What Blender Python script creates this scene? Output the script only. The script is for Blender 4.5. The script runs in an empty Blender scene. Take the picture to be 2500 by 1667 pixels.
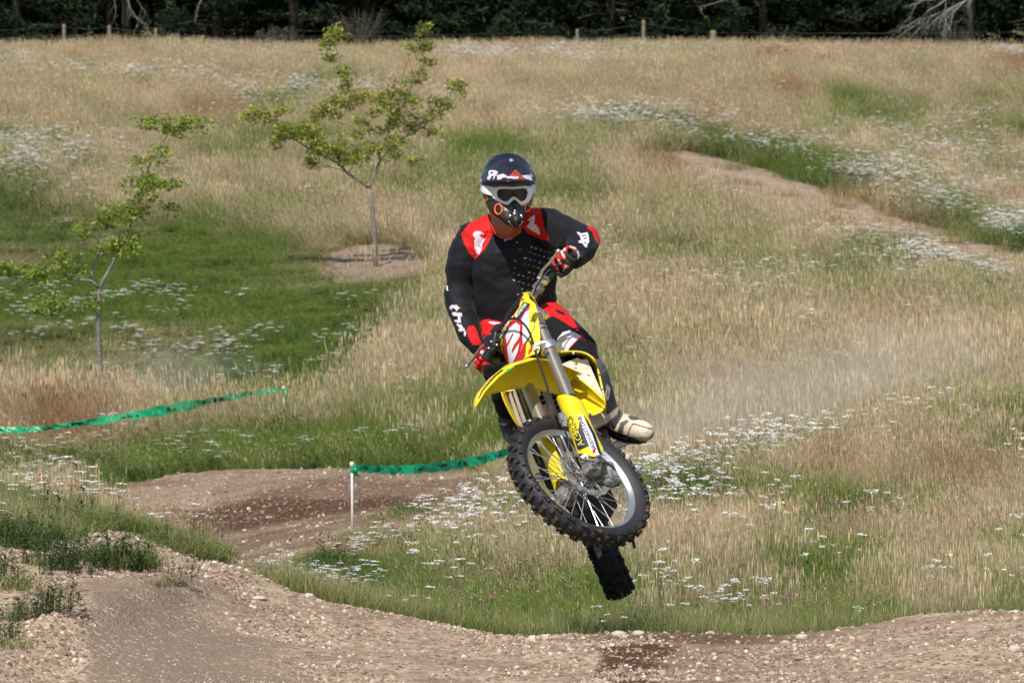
import bpy, bmesh, math, random
import numpy as np
from mathutils import Vector, Matrix, noise
R = math.radians
sc = bpy.context.scene
# ------------------------------------------------------------------ camera
FPX = 14175.0; CAMZ = 2.0; PITCH = R(-2.0)
cam_d = bpy.data.cameras.new('camera'); cam = bpy.data.objects.new('camera', cam_d)
sc.collection.objects.link(cam); sc.camera = cam
cam.location = (0, 0, CAMZ); cam.rotation_euler = (R(90) + PITCH, 0, 0)
cam_d.sensor_width = 36; cam_d.lens = 36 * FPX / 2500
cam_d.clip_start = .5; cam_d.clip_end = 3000
cam_d.dof.use_dof = True; cam_d.dof.focus_distance = 25.0; cam_d.dof.aperture_fstop = 18
# ------------------------------------------------------------------ light
SUN_EL, SUN_AZ = R(50), R(-20)      # azimuth of the sun: behind the camera, a little to its left
w = bpy.data.worlds.new('World'); sc.world = w; w.use_nodes = True
nt = w.node_tree; bg = nt.nodes['Background']
sky = nt.nodes.new('ShaderNodeTexSky'); sky.sky_type = 'NISHITA'; sky.sun_disc = False
sky.sun_elevation = SUN_EL; sky.sun_rotation = R(180) - SUN_AZ * -1
nt.links.new(sky.outputs[0], bg.inputs[0]); bg.inputs[1].default_value = .10
sd = bpy.data.lights.new('sun', 'SUN'); sun = bpy.data.objects.new('sun', sd); sc.collection.objects.link(sun)
sd.energy = 4.6; sd.angle = R(.6); sd.color = (1, .95, .87)
# direction towards the sun
SD = Vector((math.sin(SUN_AZ) * math.cos(SUN_EL), -math.cos(SUN_AZ) * math.cos(SUN_EL), math.sin(SUN_EL)))
sun.rotation_euler = SD.to_track_quat('Z', 'Y').to_euler()
sc.view_settings.view_transform = 'Standard'; sc.view_settings.look = 'None'
sc.view_settings.gamma = 1; sc.view_settings.use_curve_mapping = False; sc.view_settings.exposure = .06
sc.cycles.max_bounces = 8; sc.cycles.transparent_max_bounces = 12
sc.cycles.use_denoising = True
sc.cycles.volume_step_rate = 4

# ------------------------------------------------------------------ helpers
CM = Matrix.Rotation(PITCH, 3, 'X')
def P(px, py, d):
    """world point seen at photo pixel (px,py), d metres along the view axis"""
    return Vector((0, 0, CAMZ)) + CM @ Vector(((px - 1250) / FPX * d, d, -(py - 833.5) / FPX * d))
CMI = CM.transposed()
def proj(p):
    q = CMI @ (Vector(p) - Vector((0, 0, CAMZ)))
    return 1250 + q.x / q.y * FPX, 833.5 - q.z / q.y * FPX
def proj_np(a):
    a = np.asarray(a, float) - np.array([0, 0, CAMZ]); m = np.array(CMI)
    q = a @ m.T
    return 1250 + q[:, 0] / q[:, 1] * FPX, 833.5 - q[:, 2] / q[:, 1] * FPX
COL = bpy.data.collections.new('scene_objects'); sc.collection.children.link(COL)
def link(o, parent=None):
    COL.objects.link(o)
    if parent is not None:
        o.parent = parent; o.matrix_parent_inverse = Matrix.Identity(4)
    return o
def tag(o, label=None, cat=None, group=None, kind=None):
    if label: o['label'] = label
    if cat: o['category'] = cat
    if group: o['group'] = group
    if kind: o['kind'] = kind
    return o
def empty(name, loc=(0, 0, 0), label=None, cat=None, group=None, rot=None):
    o = bpy.data.objects.new(name, None); link(o); o.location = loc; o.empty_display_size = .1
    if rot is not None: o.rotation_euler = rot
    return tag(o, label, cat, group)
def mesh_from(name, V, F, mats, mi=None, smooth=True):
    me = bpy.data.meshes.new(name); me.from_pydata([tuple(v) for v in V], [], F)
    for m in (mats if isinstance(mats, (list, tuple)) else [mats]): me.materials.append(m)
    if mi is not None: me.polygons.foreach_set('material_index', mi)
    if smooth: me.polygons.foreach_set('use_smooth', [True] * len(me.polygons))
    me.update(); return me
class MB:
    """collects shapes, links them as one mesh object"""
    def __init__(s): s.V = []; s.F = []; s.M = []; s.m = 0
    def add(s, V, F):
        n = len(s.V); s.V += [Vector(v) for v in V]; s.F += [tuple(i + n for i in f) for f in F]; s.M += [s.m] * len(F); return s
    def box(s, c, sz, rot=None, taper=1, bev=0):
        x, y, z = sz[0] / 2, sz[1] / 2, sz[2] / 2
        bm = bmesh.new(); bmesh.ops.create_cube(bm, size=1)
        for v in bm.verts:
            t = taper if v.co.z > 0 else 1
            v.co = Vector((v.co.x * 2 * x * t, v.co.y * 2 * y * t, v.co.z * 2 * z))
        if bev: bmesh.ops.bevel(bm, geom=bm.edges[:] + bm.verts[:], offset=bev, segments=2, affect='EDGES', profile=.6)
        return s.bm(bm, c, rot)
    def bm(s, bm, c=(0, 0, 0), rot=None):
        bm.verts.index_update(); M = rot if rot is not None else Matrix.Identity(3); c = Vector(c)
        s.add([M @ v.co + c for v in bm.verts], [[v.index for v in f.verts] for f in bm.faces]); bm.free(); return s
    def tube(s, pts, rad, n=8, cap=True, flat=None, up=None):
        """tube through pts; rad scalar or list; flat=(a,b) scales across the frame"""
        pts = [Vector(p) for p in pts]; N = len(pts)
        rads = rad if isinstance(rad, (list, tuple)) else [rad] * N
        T = [(pts[min(i + 1, N - 1)] - pts[max(i - 1, 0)]).normalized() for i in range(N)]
        u = up if up is not None else (Vector((0, 0, 1)) if abs(T[0].z) < .9 else Vector((1, 0, 0)))
        x = (Vector(u) - T[0] * Vector(u).dot(T[0])).normalized(); V = []; F = []
        for i in range(N):
            x = (x - T[i] * x.dot(T[i])).normalized(); y = T[i].cross(x)
            r = rads[i]; rx, ry = r if isinstance(r, (tuple, list)) else (r, r)
            for k in range(n):
                a = 2 * math.pi * k / n; V.append(pts[i] + x * (math.cos(a) * rx) + y * (math.sin(a) * ry))
        for i in range(N - 1):
            for k in range(n):
                a, b = i * n + k, i * n + (k + 1) % n; F.append((a, b, b + n, a + n))
        if cap: F.append(tuple(range(n))[::-1]); F.append(tuple(range((N - 1) * n, N * n)))
        return s.add(V, F)
    def lathe(s, prof, c, axis, n=32, ref=None, a0=0, a1=2 * math.pi, close=False):
        """prof: (radius, height along axis)"""
        axis = Vector(axis).normalized(); ref = Vector(ref) if ref is not None else axis.orthogonal()
        x = (ref - axis * ref.dot(axis)).normalized(); y = axis.cross(x); c = Vector(c); V = []; F = []
        full = abs(a1 - a0 - 2 * math.pi) < 1e-6; m = n if full else n + 1
        for r, h in prof:
            for k in range(m):
                a = a0 + (a1 - a0) * k / n; V.append(c + axis * h + (x * math.cos(a) + y * math.sin(a)) * r)
        L = len(prof)
        for i in range(L if close else L - 1):
            j = (i + 1) % L
            for k in range(n):
                k2 = (k + 1) % m; F.append((i * m + k, i * m + k2, j * m + k2, j * m + k))
        return s.add(V, F)
    def ico(s, c, r, sub=1, sc3=(1, 1, 1), rot=None, jit=0):
        bm = bmesh.new(); bmesh.ops.create_icosphere(bm, subdivisions=sub, radius=1)
        for v in bm.verts:
            k = 1 + random.uniform(-jit, jit); v.co = Vector((v.co.x * sc3[0], v.co.y * sc3[1], v.co.z * sc3[2])) * r * k
        return s.bm(bm, c, rot)
    def slab(s, poly, nrm, th):
        """polygon (3D points) extruded by th along nrm, both faces + rim"""
        n = len(poly); nrm = Vector(nrm).normalized(); A = [Vector(p) for p in poly]; B = [p - nrm * th for p in A]
        F = [tuple(range(n)), tuple(range(2 * n - 1, n - 1, -1))] + [(i, i + n, (i + 1) % n + n, (i + 1) % n) for i in range(n)]
        return s.add(A + B, F)
    def obj(s, name, mats, parent=None, smooth=True, auto=None):
        me = mesh_from(name, s.V, s.F, mats, s.M, smooth)
        if auto: me.set_sharp_from_angle(angle=R(auto))
        return link(bpy.data.objects.new(name, me), parent)
# ------------------------------------------------------------------ materials
def mat(name, col=(.5, .5, .5), rough=.6, metal=0., nscale=0, namt=.0, bump=0, bscale=40, trans=0, spec=.5, coat=0, dirt=None, dscale=8, dthr=.5, sub=0):
    m = bpy.data.materials.new(name); m.use_nodes = True; t = m.node_tree; N = t.nodes; L = t.links; b = N['Principled BSDF']
    b.inputs['Base Color'].default_value = (*col, 1); b.inputs['Roughness'].default_value = rough
    b.inputs['Metallic'].default_value = metal; b.inputs['Specular IOR Level'].default_value = spec
    b.inputs['Coat Weight'].default_value = coat
    tc = N.new('ShaderNodeTexCoord')
    if namt or dirt:
        nz = N.new('ShaderNodeTexNoise'); nz.inputs['Scale'].default_value = nscale or 10; nz.inputs['Detail'].default_value = 6
        L.new(tc.outputs['Object'], nz.inputs['Vector'])
        hv = N.new('ShaderNodeMapRange'); hv.inputs[3].default_value = 1 - namt; hv.inputs[4].default_value = 1 + namt
        hv.inputs[1].default_value = .3; hv.inputs[2].default_value = .7
        L.new(nz.outputs[0], hv.inputs[0])
        mx = N.new('ShaderNodeVectorMath'); mx.operation = 'SCALE'; mx.inputs[0].default_value = col
        L.new(hv.outputs[0], mx.inputs['Scale']); out = mx.outputs[0]
        if dirt:
            dn = N.new('ShaderNodeTexNoise'); dn.inputs['Scale'].default_value = dscale; dn.inputs['Detail'].default_value = 8
            dn.inputs['Roughness'].default_value = .65
            L.new(tc.outputs['Object'], dn.inputs['Vector'])
            dm = N.new('ShaderNodeMapRange'); dm.inputs[1].default_value = dthr; dm.inputs[2].default_value = dthr + .18; dm.inputs[4].default_value = .75
            L.new(dn.outputs[0], dm.inputs[0])
            mm = N.new('ShaderNodeMix'); mm.data_type = 'RGBA'; L.new(dm.outputs[0], mm.inputs[0]); L.new(out, mm.inputs[6]); mm.inputs[7].default_value = (*dirt, 1)
            out = mm.outputs[2]
        L.new(out, b.inputs['Base Color'])
    if bump:
        bn = N.new('ShaderNodeTexNoise'); bn.inputs['Scale'].default_value = bscale; bn.inputs['Detail'].default_value = 5
        L.new(tc.outputs['Object'], bn.inputs['Vector']); bp = N.new('ShaderNodeBump'); bp.inputs['Strength'].default_value = bump
        bp.inputs['Distance'].default_value = .01; L.new(bn.outputs[0], bp.inputs['Height']); L.new(bp.outputs[0], b.inputs['Normal'])
    if trans:
        o = N['Material Output']; tr = N.new('ShaderNodeBsdfTranslucent'); tr.inputs[0].default_value = (*[min(1, c * 1.3) for c in col], 1)
        ms = N.new('ShaderNodeMixShader'); ms.inputs[0].default_value = trans
        L.new(b.outputs[0], ms.inputs[1]); L.new(tr.outputs[0], ms.inputs[2]); L.new(ms.outputs[0], o.inputs[0])
    return m
U = random.uniform
def inpoly(X, Y, pts):
    ins = np.zeros(len(X), bool); n = len(pts)
    for i in range(n):
        (x1, y1), (x2, y2) = pts[i], pts[(i + 1) % n]
        if y1 == y2: continue
        ins ^= ((Y < y1) != (Y < y2)) & (X < (x2 - x1) * (Y - y1) / (y2 - y1) + x1)
    return ins
def print_mat(name, rough=.75, bump=.25, bscale=30, spec=.3, coat=0, dust=0., trans=0, wr=0):
    m = bpy.data.materials.new(name); m.use_nodes = True; t = m.node_tree; N = t.nodes; L = t.links; b = N['Principled BSDF']; a = N.new('ShaderNodeVertexColor'); a.layer_name = 'print'; tc = N.new('ShaderNodeTexCoord'); out = a.outputs[0]
    if dust:
        nz_ = N.new('ShaderNodeTexNoise'); nz_.inputs['Scale'].default_value = 9; nz_.inputs['Detail'].default_value = 7; L.new(tc.outputs['Object'], nz_.inputs['Vector']); mr = N.new('ShaderNodeMapRange'); mr.inputs[1].default_value = .42; mr.inputs[2].default_value = .75; mr.inputs[4].default_value = dust; L.new(nz_.outputs[0], mr.inputs[0])
        mx = N.new('ShaderNodeMix'); mx.data_type = 'RGBA'; L.new(mr.outputs[0], mx.inputs[0]); L.new(out, mx.inputs[6]); mx.inputs[7].default_value = (.30, .25, .20, 1); out = mx.outputs[2]
    L.new(out, b.inputs['Base Color']); b.inputs['Roughness'].default_value = rough; b.inputs['Specular IOR Level'].default_value = spec; b.inputs['Coat Weight'].default_value = coat; b.inputs['Coat Roughness'].default_value = .12
    if bump:
        bn = N.new('ShaderNodeTexNoise'); bn.inputs['Scale'].default_value = bscale; bn.inputs['Detail'].default_value = 3; bn.inputs['Distortion'].default_value = 1.2; L.new(tc.outputs['Object'], bn.inputs['Vector']); bp = N.new('ShaderNodeBump'); bp.inputs['Strength'].default_value = bump; bp.inputs['Distance'].default_value = .02; L.new(bn.outputs[0], bp.inputs['Height']); L.new(bp.outputs[0], b.inputs['Normal'])
    return m
def paint_mesh(me, base, polys, front=True):
    """printed panels: closed outlines on the side that faces forward"""
    n = len(me.vertices); co = np.zeros(n * 3); me.vertices.foreach_get('co', co); co = co.reshape(-1, 3); nr = np.zeros(n * 3); me.vertices.foreach_get('normal', nr); nr = nr.reshape(-1, 3)
    X, Y = proj_np(co); col = np.tile(np.array([*base, 1.]), (n, 1)); ok = nr[:, 1] < .25
    for (c, pts) in polys: m = inpoly(X, Y, pts) & ok; col[m] = (*c, 1)
    a = me.color_attributes.new('print', 'FLOAT_COLOR', 'POINT'); a.data.foreach_set('color', col.astype(np.float32).ravel()); return X, Y, co, nr, col
# ------------------------------------------------------------------ terrain
UC = np.array([0, 250, 500, 750, 1000, 1250, 1600, 2000, 2500.])
TB = [  # distance, photo row of the ground surface at each column
 (20.0, [1760, 1780, 1790, 1790, 1790, 1790, 1790, 1790, 1790]),
 (21.0, [1640, 1660, 1680, 1690, 1700, 1700, 1700, 1700, 1690]),
 (22.0, [1500, 1540, 1600, 1630, 1650, 1655, 1650, 1645, 1620]),
 (23.0, [1400, 1410, 1490, 1545, 1585, 1600, 1590, 1585, 1550]),
 (24.0, [1330, 1335, 1395, 1462, 1512, 1550, 1545, 1538, 1492]),
 (25.0, [1302, 1300, 1362, 1475, 1530, 1585, 1585, 1585, 1535]),
 (27.0, [1262, 1275, 1385, 1560, 1600, 1640, 1640, 1640, 1600]),
 (28.5, [1250, 1280, 1420, 1560, 1600, 1620, 1620, 1620, 1570]),
 (30.0, [1330, 1340, 1450, 1530, 1560, 1590, 1585, 1580, 1530]),
 (32.0, [1400, 1400, 1430, 1480, 1520, 1550, 1540, 1530, 1480]),
 (36.0, [1400, 1400, 1400, 1410, 1430, 1450, 1430, 1390, 1340]),
 (40.0, [1380, 1390, 1385, 1345, 1350, 1370, 1320, 1260, 1190]),
 (43.0, [1370, 1380, 1370, 1305, 1282, 1295, 1240, 1150, 1050]),
 (46.0, [1360, 1360, 1345, 1295, 1262, 1290, 1270, 1190, 1090]),
 (52.0, [1250, 1240, 1250, 1240, 1225, 1225, 1210, 1170, 1080]),
 (54.0, [1215, 1200, 1172, 1163, 1160, 1160, 1155, 1140, 1060]),
 (57.0, [1190, 1170, 1140, 1125, 1120, 1110, 1090, 1070, 1010]),
 (62.0, [1070, 1070, 1060, 1050, 1040, 1030, 1000, 980, 920]),
 (68.0, [960, 965, 960, 940, 920, 915, 890, 870, 820]),
 (78.0, [800, 810, 800, 790, 780, 780, 750, 740, 690]),
 (88.0, [665, 670, 660, 655, 650, 640, 610, 600, 610]),
 (100., [530, 530, 530, 520, 500, 470, 440, 480, 560]),
 (120., [330, 330, 330, 330, 300, 290, 300, 350, 420]),
 (150., [180, 172, 172, 175, 175, 172, 170, 170, 175]),
 (165., [158, 146, 146, 156, 152, 150, 147, 149, 152]),
]
TY = np.array([t[0] for t in TB]); TR = np.array([t[1] for t in TB], float)
TZ = CAMZ + TY[:, None] * np.tan(PITCH - (TR - 833.5) / FPX)
YS = np.concatenate([[-80., 5., 17.], TY, [200., 400., 1500.]])
ZS = np.vstack([np.full((1, 9), -1.2), np.full((1, 9), -1.0), np.full((1, 9), -.75), TZ, TZ[-1].mean() + np.array([[0.] * 9, [17.] * 9, [17.] * 9])])
def pchip_rows(y):
    """smooth interpolation along distance (Catmull-Rom with limited slopes)"""
    i = np.clip(np.searchsorted(YS, y, side='right') - 1, 0, len(YS) - 2)
    h = np.diff(YS); d = np.diff(ZS, axis=0) / h[:, None]
    m = np.zeros_like(ZS); m[1:-1] = np.where(d[:-1] * d[1:] > 0, 2 * d[:-1] * d[1:] / (d[:-1] + d[1:] + 1e-12), 0)
    t = ((y - YS[i]) / h[i])[:, None]; hh = h[i][:, None]
    return (2 * t**3 - 3 * t**2 + 1) * ZS[i] + (t**3 - 2 * t**2 + t) * hh * m[i] + (-2 * t**3 + 3 * t**2) * ZS[i + 1] + (t**3 - t**2) * hh * m[i + 1]
def fbm(x, y, s, seed=0, o=4):
    """cheap value noise on numpy arrays, about 0..1"""
    r = 0; amp = 1; tot = 0
    x = np.asarray(x) / s; y = np.asarray(y) / s
    for k in range(o):
        xi = np.floor(x).astype(np.int64); yi = np.floor(y).astype(np.int64); fx = x - xi; fy = y - yi
        fx = fx * fx * (3 - 2 * fx); fy = fy * fy * (3 - 2 * fy)
        def hsh(a, b):
            n = (a * 374761393 + b * 668265263 + (seed + k) * 144269504) & 0xFFFFFFFF
            n = ((n ^ (n >> 13)) * 1274126177) & 0xFFFFFFFF
            return ((n ^ (n >> 16)) & 0xFFFF) / 65535.
        v = (hsh(xi, yi) * (1 - fx) + hsh(xi + 1, yi) * fx) * (1 - fy) + (hsh(xi, yi + 1) * (1 - fx) + hsh(xi + 1, yi + 1) * fx) * fy
        r = r + v * amp; tot += amp; amp *= .5; x = x * 2.03 + 17; y = y * 2.03 + 31
    return r / tot
def ground_z(x, y):
    x = np.atleast_1d(np.asarray(x, float)); y = np.atleast_1d(np.asarray(y, float))
    u = 1250 + FPX * x / np.maximum(y, 12)
    Z = pchip_rows(y); uu = np.clip(u, 0, 2499.9)
    j = np.clip(np.searchsorted(UC, uu, side='right') - 1, 0, 7); t = (uu - UC[j]) / (UC[j + 1] - UC[j]); k = np.arange(len(y))
    z0 = Z[k, np.maximum(j - 1, 0)]; z1 = Z[k, j]; z2 = Z[k, j + 1]; z3 = Z[k, np.minimum(j + 2, 8)]
    z = z1 + .5 * t * (z2 - z0 + t * (2 * z0 - 5 * z1 + 4 * z2 - z3 + t * (3 * (z1 - z2) + z3 - z0)))
    near = np.clip((27 - y) / 3, 0, 1)
    z = z + (fbm(x, y, .55, 3, 4) - .5) * .07 * near + (fbm(x, y, 3.5, 5, 3) - .5) * np.clip((y - 28) / 20, 0, 1) * .22
    tr = soil_far(u, y) ; z = z + (fbm(x, y, .35, 9, 3) - .5) * .09 * tr
    # ridge of loose earth on the left mound beside the smooth wheel lane
    rx = x - (-1.42 + .22 * (y - 23)); z = z + .055 * np.exp(-(rx / .13) ** 2) * np.clip((25 - y) / 2, 0, 1) * (.5 + fbm(x, y, .15, 8, 3))
    return z
def soil_far(u, y):
    """1 on the bare track in the middle distance"""
    s = np.zeros_like(np.asarray(y, float))
    edge = np.interp(y, [28, 31, 33, 36, 40, 43, 45.5, 47, 52, 54, 55.5], [640, 655, 680, 745, 860, 960, 1050, 1240, 1260, 1260, 1240])
    left = np.interp(y, [28, 30, 36, 46, 50, 53, 54.5, 55.5], [520, 430, 340, 225, 205, 205, 260, 400])
    s = np.clip((edge - u) / 25, 0, 1) * np.clip((u - left) / 25, 0, 1) * np.clip((y - 28) / 1, 0, 1) * np.clip((55.6 - y) / .5, 0, 1)
    return s
def zrow(u, y):
    x = (u - 1250) / FPX * y
    return ground_z(x, y)
# zone maps in (column, row of the ground), 10 px cells
GW, GH = 250, 175
yy, xx = np.mgrid[0:GH, 0:GW]; cx = xx * 10 + 5.; cy = yy * 10 + 5.
def poly(pts):
    ins = np.zeros((GH, GW), bool); n = len(pts)
    for i in range(n):
        (x1, y1), (x2, y2) = pts[i], pts[(i + 1) % n]
        if y1 == y2: continue
        c = ((cy < y1) != (cy < y2)) & (cx < (x2 - x1) * (cy - y1) / (y2 - y1) + x1); ins ^= c
    return ins.astype(float)
def blur(a, n=2):
    for _ in range(n):
        a = np.pad(a, 1, mode='edge'); a = (a[1:-1, 1:-1] * 2 + a[:-2, 1:-1] + a[2:, 1:-1] + a[1:-1, :-2] + a[1:-1, 2:]) / 6
    return a
def paint(a, pts, val, soft=2, op=1.):
    m = blur(poly(pts), soft) * op; a[:] = a * (1 - m) + val * m
def blob(a, x, y, rx, ry, val, op=1.):
    m = np.exp(-(((cx - x) / rx) ** 2 + ((cy - y) / ry) ** 2) * 1.2) * op; a[:] = a * (1 - m) + val * m
dry = np.full((GH, GW), .72); hgt = np.full((GH, GW), .30); yar = np.zeros((GH, GW)); lush = np.zeros((GH, GW)); soil = np.zeros((GH, GW)); pale = np.zeros((GH, GW))
# general tone of the upper field
paint(dry, [(0, 0), (2500, 0), (2500, 240), (0, 320)], .93, 8)
blob(dry, 2300, 260, 260, 60, .52); blob(dry, 1700, 220, 300, 40, .6); blob(dry, 2050, 330, 180, 40, .55); blob(dry, 1480, 215, 150, 25, .6); blob(dry, 2450, 300, 120, 60, .35)
paint(dry, [(1100, 320), (1500, 330), (1800, 430), (2300, 660), (2500, 700), (2500, 800), (1100, 760)], .50, 6)
blob(dry, 1350, 520, 260, 110, .34); blob(dry, 1700, 640, 220, 60, .38); blob(dry, 1250, 360, 130, 60, .32); blob(dry, 2000, 690, 200, 40, .42)
paint(dry, [(1100, 250), (1600, 335), (1850, 440), (2100, 560), (2400, 690), (2500, 700), (2500, 760), (2300, 740), (2000, 620), (1750, 500), (1500, 420), (1200, 320)], .86, 4)
paint(dry, [(1350, 760), (2500, 740), (2500, 960), (1350, 1010)], .80, 6); blob(dry, 1900, 900, 300, 60, .5); blob(dry, 1550, 930, 170, 100, .36); blob(dry, 1750, 1030, 250, 70, .32)
paint(dry, [(650, 250), (900, 300), (1050, 420), (1080, 560), (500, 560), (450, 400)], .48, 6)
blob(dry, 120, 520, 260, 40, .4)
# green meadow on the left
paint(dry, [(-20, 510), (300, 525), (620, 560), (800, 620), (1100, 640), (1110, 720), (960, 880), (900, 1000), (600, 1010), (-20, 985)], .42, 6)
paint(hgt, [(-20, 510), (300, 525), (620, 560), (800, 600), (1100, 620), (1110, 720), (980, 850), (900, 960), (600, 985), (-20, 960)], .085, 3)
blob(dry, 620, 600, 220, 60, .5); blob(dry, 300, 800, 260, 60, .42); blob(dry, 750, 760, 150, 50, .35); blob(dry, 980, 720, 90, 60, .42)
blob(lush, 100, 560, 260, 60, .3); blob(lush, 480, 940, 420, 24, .3); blob(lush, 900, 600, 180, 24, .6); blob(lush, 1000, 800, 120, 60, .4)
# tall dry bands
D1 = [(-20, 1000), (420, 985), (900, 1000), (960, 900), (1010, 780), (1110, 700), (1330, 700), (1330, 1060), (1000, 1075), (600, 1065), (-20, 1070)]
paint(dry, D1, .94, 3); paint(hgt, D1, .36, 2)
blob(dry, 1250, 980, 120, 60, .55); blob(dry, 1300, 1060, 200, 40, .4)
blob(hgt, 1120, 960, 160, 60, .42); blob(hgt, 100, 1010, 150, 30, .42)
blob(hgt, 150, 1040, 330, 60, .24, .8)
# weedy strip behind the track
paint(dry, [(-20, 1085), (600, 1080), (1000, 1090), (1600, 1090), (1600, 1170), (400, 1160), (200, 1215), (-20, 1240)], .22, 3)
paint(hgt, [(-20, 1085), (600, 1080), (1000, 1090), (1600, 1090), (1600, 1170), (400, 1160), (200, 1215), (-20, 1240)], .15, 2)
blob(lush, 200, 1150, 300, 50, .8); blob(lush, 900, 1120, 300, 30, .5)
for b in [(40, 1120, 60, 22, .35), (350, 1100, 170, 22, .3), (480, 1125, 60, 18, .3), (900, 1100, 60, 16, .2), (60, 1160, 60, 20, .3), (150, 1165, 60, 20, .3), (700, 1100, 120, 16, .12)]: blob(yar, *b)
# path and its dark green bank at the upper right
paint(soil, [(1590, 345), (1750, 360), (2000, 432), (2250, 522), (2520, 600), (2520, 684), (2300, 612), (2050, 546), (1850, 486), (1680, 428)], 1, 1)
paint(hgt, [(1450, 330), (1700, 400), (2050, 520), (2300, 590), (2520, 660), (2520, 720), (2300, 640), (2000, 556), (1700, 450)], .06, 2)
BK = [(1440, 290), (1480, 300), (1560, 322), (1750, 362), (2000, 432), (2250, 522), (2520, 605), (2520, 560), (2150, 418), (1850, 330), (1620, 288)]
paint(dry, BK, .05, 1); paint(lush, BK, 1, 1); paint(hgt, BK, .26, 1)
for b in [(1530, 300, 150, 20, .8), (1700, 315, 100, 20, .5), (1900, 350, 120, 20, .4), (2150, 430, 110, 28, .7), (2350, 480, 160, 34, .6), (2000, 365, 200, 24, .3), (2300, 380, 240, 60, .3), (2460, 560, 60, 40, .8), (1740, 318, 40, 20, .2),
          (1860, 486, 110, 12, .8), (2130, 596, 130, 20, .8), (2280, 658, 130, 24, .9), (2440, 690, 100, 34, 1), (2040, 550, 60, 12, .4)]: blob(yar, *b)
blob(lush, 2300, 660, 180, 30, .8); blob(lush, 2120, 590, 110, 20, .6)
for b in [(2080, 590, 120, 16, .26), (2280, 668, 130, 22, .28), (2440, 705, 110, 34, .34), (1860, 478, 90, 14, .2)]: blob(hgt, *b, .9)
for b in [(2130, 600, 120, 22, .9), (2300, 665, 130, 26, .9), (2440, 710, 90, 30, .9)]: blob(lush, *b); blob(dry, *b[:4], .15)
# flowers in the upper field
for b in [(50, 400, 90, 45, 1), (170, 385, 90, 36, .5), (300, 450, 140, 60, .12), (730, 235, 130, 26, 1), (590, 230, 70, 20, .5), (880, 240, 130, 20, .4), (340, 195, 200, 14, .5), (130, 180, 100, 12, .3), (600, 150, 150, 12, .3), (40, 165, 60, 14, .4),
          (1150, 150, 70, 14, 1), (1270, 152, 100, 14, 1), (1400, 152, 110, 14, .9), (1550, 148, 100, 10, .4), (2450, 145, 60, 8, .6), (1750, 142, 400, 6, .3), (1330, 300, 120, 12, .3), (1100, 260, 60, 14, .3)]: blob(yar, *b)
blob(lush, 60, 480, 110, 30, .9); blob(lush, 720, 245, 120, 20, .5); blob(hgt, 60, 430, 120, 60, .4); blob(lush, 60, 520, 100, 30, 1.); blob(dry, 60, 500, 110, 40, .1)
for b in [(640, 870, 260, 50, .10), (560, 860, 60, 26, .25), (880, 870, 110, 50, .22), (300, 740, 200, 30, .08), (1400, 700, 160, 60, .16), (1700, 750, 300, 40, .13), (2000, 690, 200, 40, .08), (1500, 780, 160, 30, .14), (2100, 860, 160, 60, .10), (350, 850, 300, 60, .06), (150, 780, 120, 60, .10)]: blob(yar, *b)
# near bank (its own maps, used for distances under 47 m)
dryn = np.full((GH, GW), .40); hgtn = np.full((GH, GW), .18); yarn = np.zeros((GH, GW)); lushn = np.zeros((GH, GW)); redn = np.full((GH, GW), .35)
paint(dryn, [(560, 1420), (760, 1340), (1250, 1400), (1500, 1480), (1800, 1450), (2500, 1490), (2500, 1720), (500, 1720)], .18, 3)
paint(hgtn, [(560, 1420), (760, 1340), (1250, 1430), (1500, 1500), (1800, 1490), (2500, 1500), (2500, 1720), (500, 1720)], .11, 3)
blob(dryn, 1700, 1400, 220, 60, .78); blob(dryn, 1950, 1450, 260, 40, .5); blob(dryn, 2300, 1150, 300, 80, .88); blob(dryn, 2350, 1350, 300, 50, .75); blob(dryn, 1050, 1280, 180, 40, .72); blob(dryn, 1200, 1210, 120, 30, .8)
blob(dryn, 2050, 1260, 150, 60, .35); blob(dryn, 1700, 1240, 150, 50, .4); blob(dryn, 2300, 1260, 100, 40, .45); blob(lushn, 2050, 1320, 160, 40, .8); blob(lushn, 2280, 1270, 90, 40, .8); blob(lushn, 1250, 1420, 120, 30, .8); blob(lushn, 800, 1340, 140, 40, .5)
for b in [(820, 1345, 50, 16, .35), (1000, 1350, 240, 50, .14), (1130, 1290, 130, 40, .3), (1250, 1330, 90, 40, .7), (1330, 1370, 60, 30, .6), (1180, 1350, 120, 30, .6), (700, 1430, 60, 20, .5), (830, 1440, 60, 16, .5), (1020, 1440, 60, 14, .25), (700, 1480, 80, 14, .4),
          (1640, 1180, 130, 40, .3), (1800, 1130, 160, 30, .7), (1950, 1090, 140, 24, .5), (1700, 1270, 90, 40, .35), (2100, 1060, 120, 24, .3), (1600, 1240, 80, 60, .25), (1790, 1540, 60, 14, .5), (1620, 1510, 80, 16, .2), (1300, 1480, 200, 20, .08), (1900, 1350, 200, 40, .06), (2200, 1500, 200, 30, .05)]: blob(yarn, *b)
for b in [(2350, 1130, 200, 60, .8), (1180, 1200, 80, 24, .9), (2000, 1180, 160, 50, .5)]: blob(redn, *b)
def look(a, u, r):
    return a[np.clip((r / 10).astype(int), 0, GH - 1), np.clip((u / 10).astype(int), 0, GW - 1)]
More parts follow.
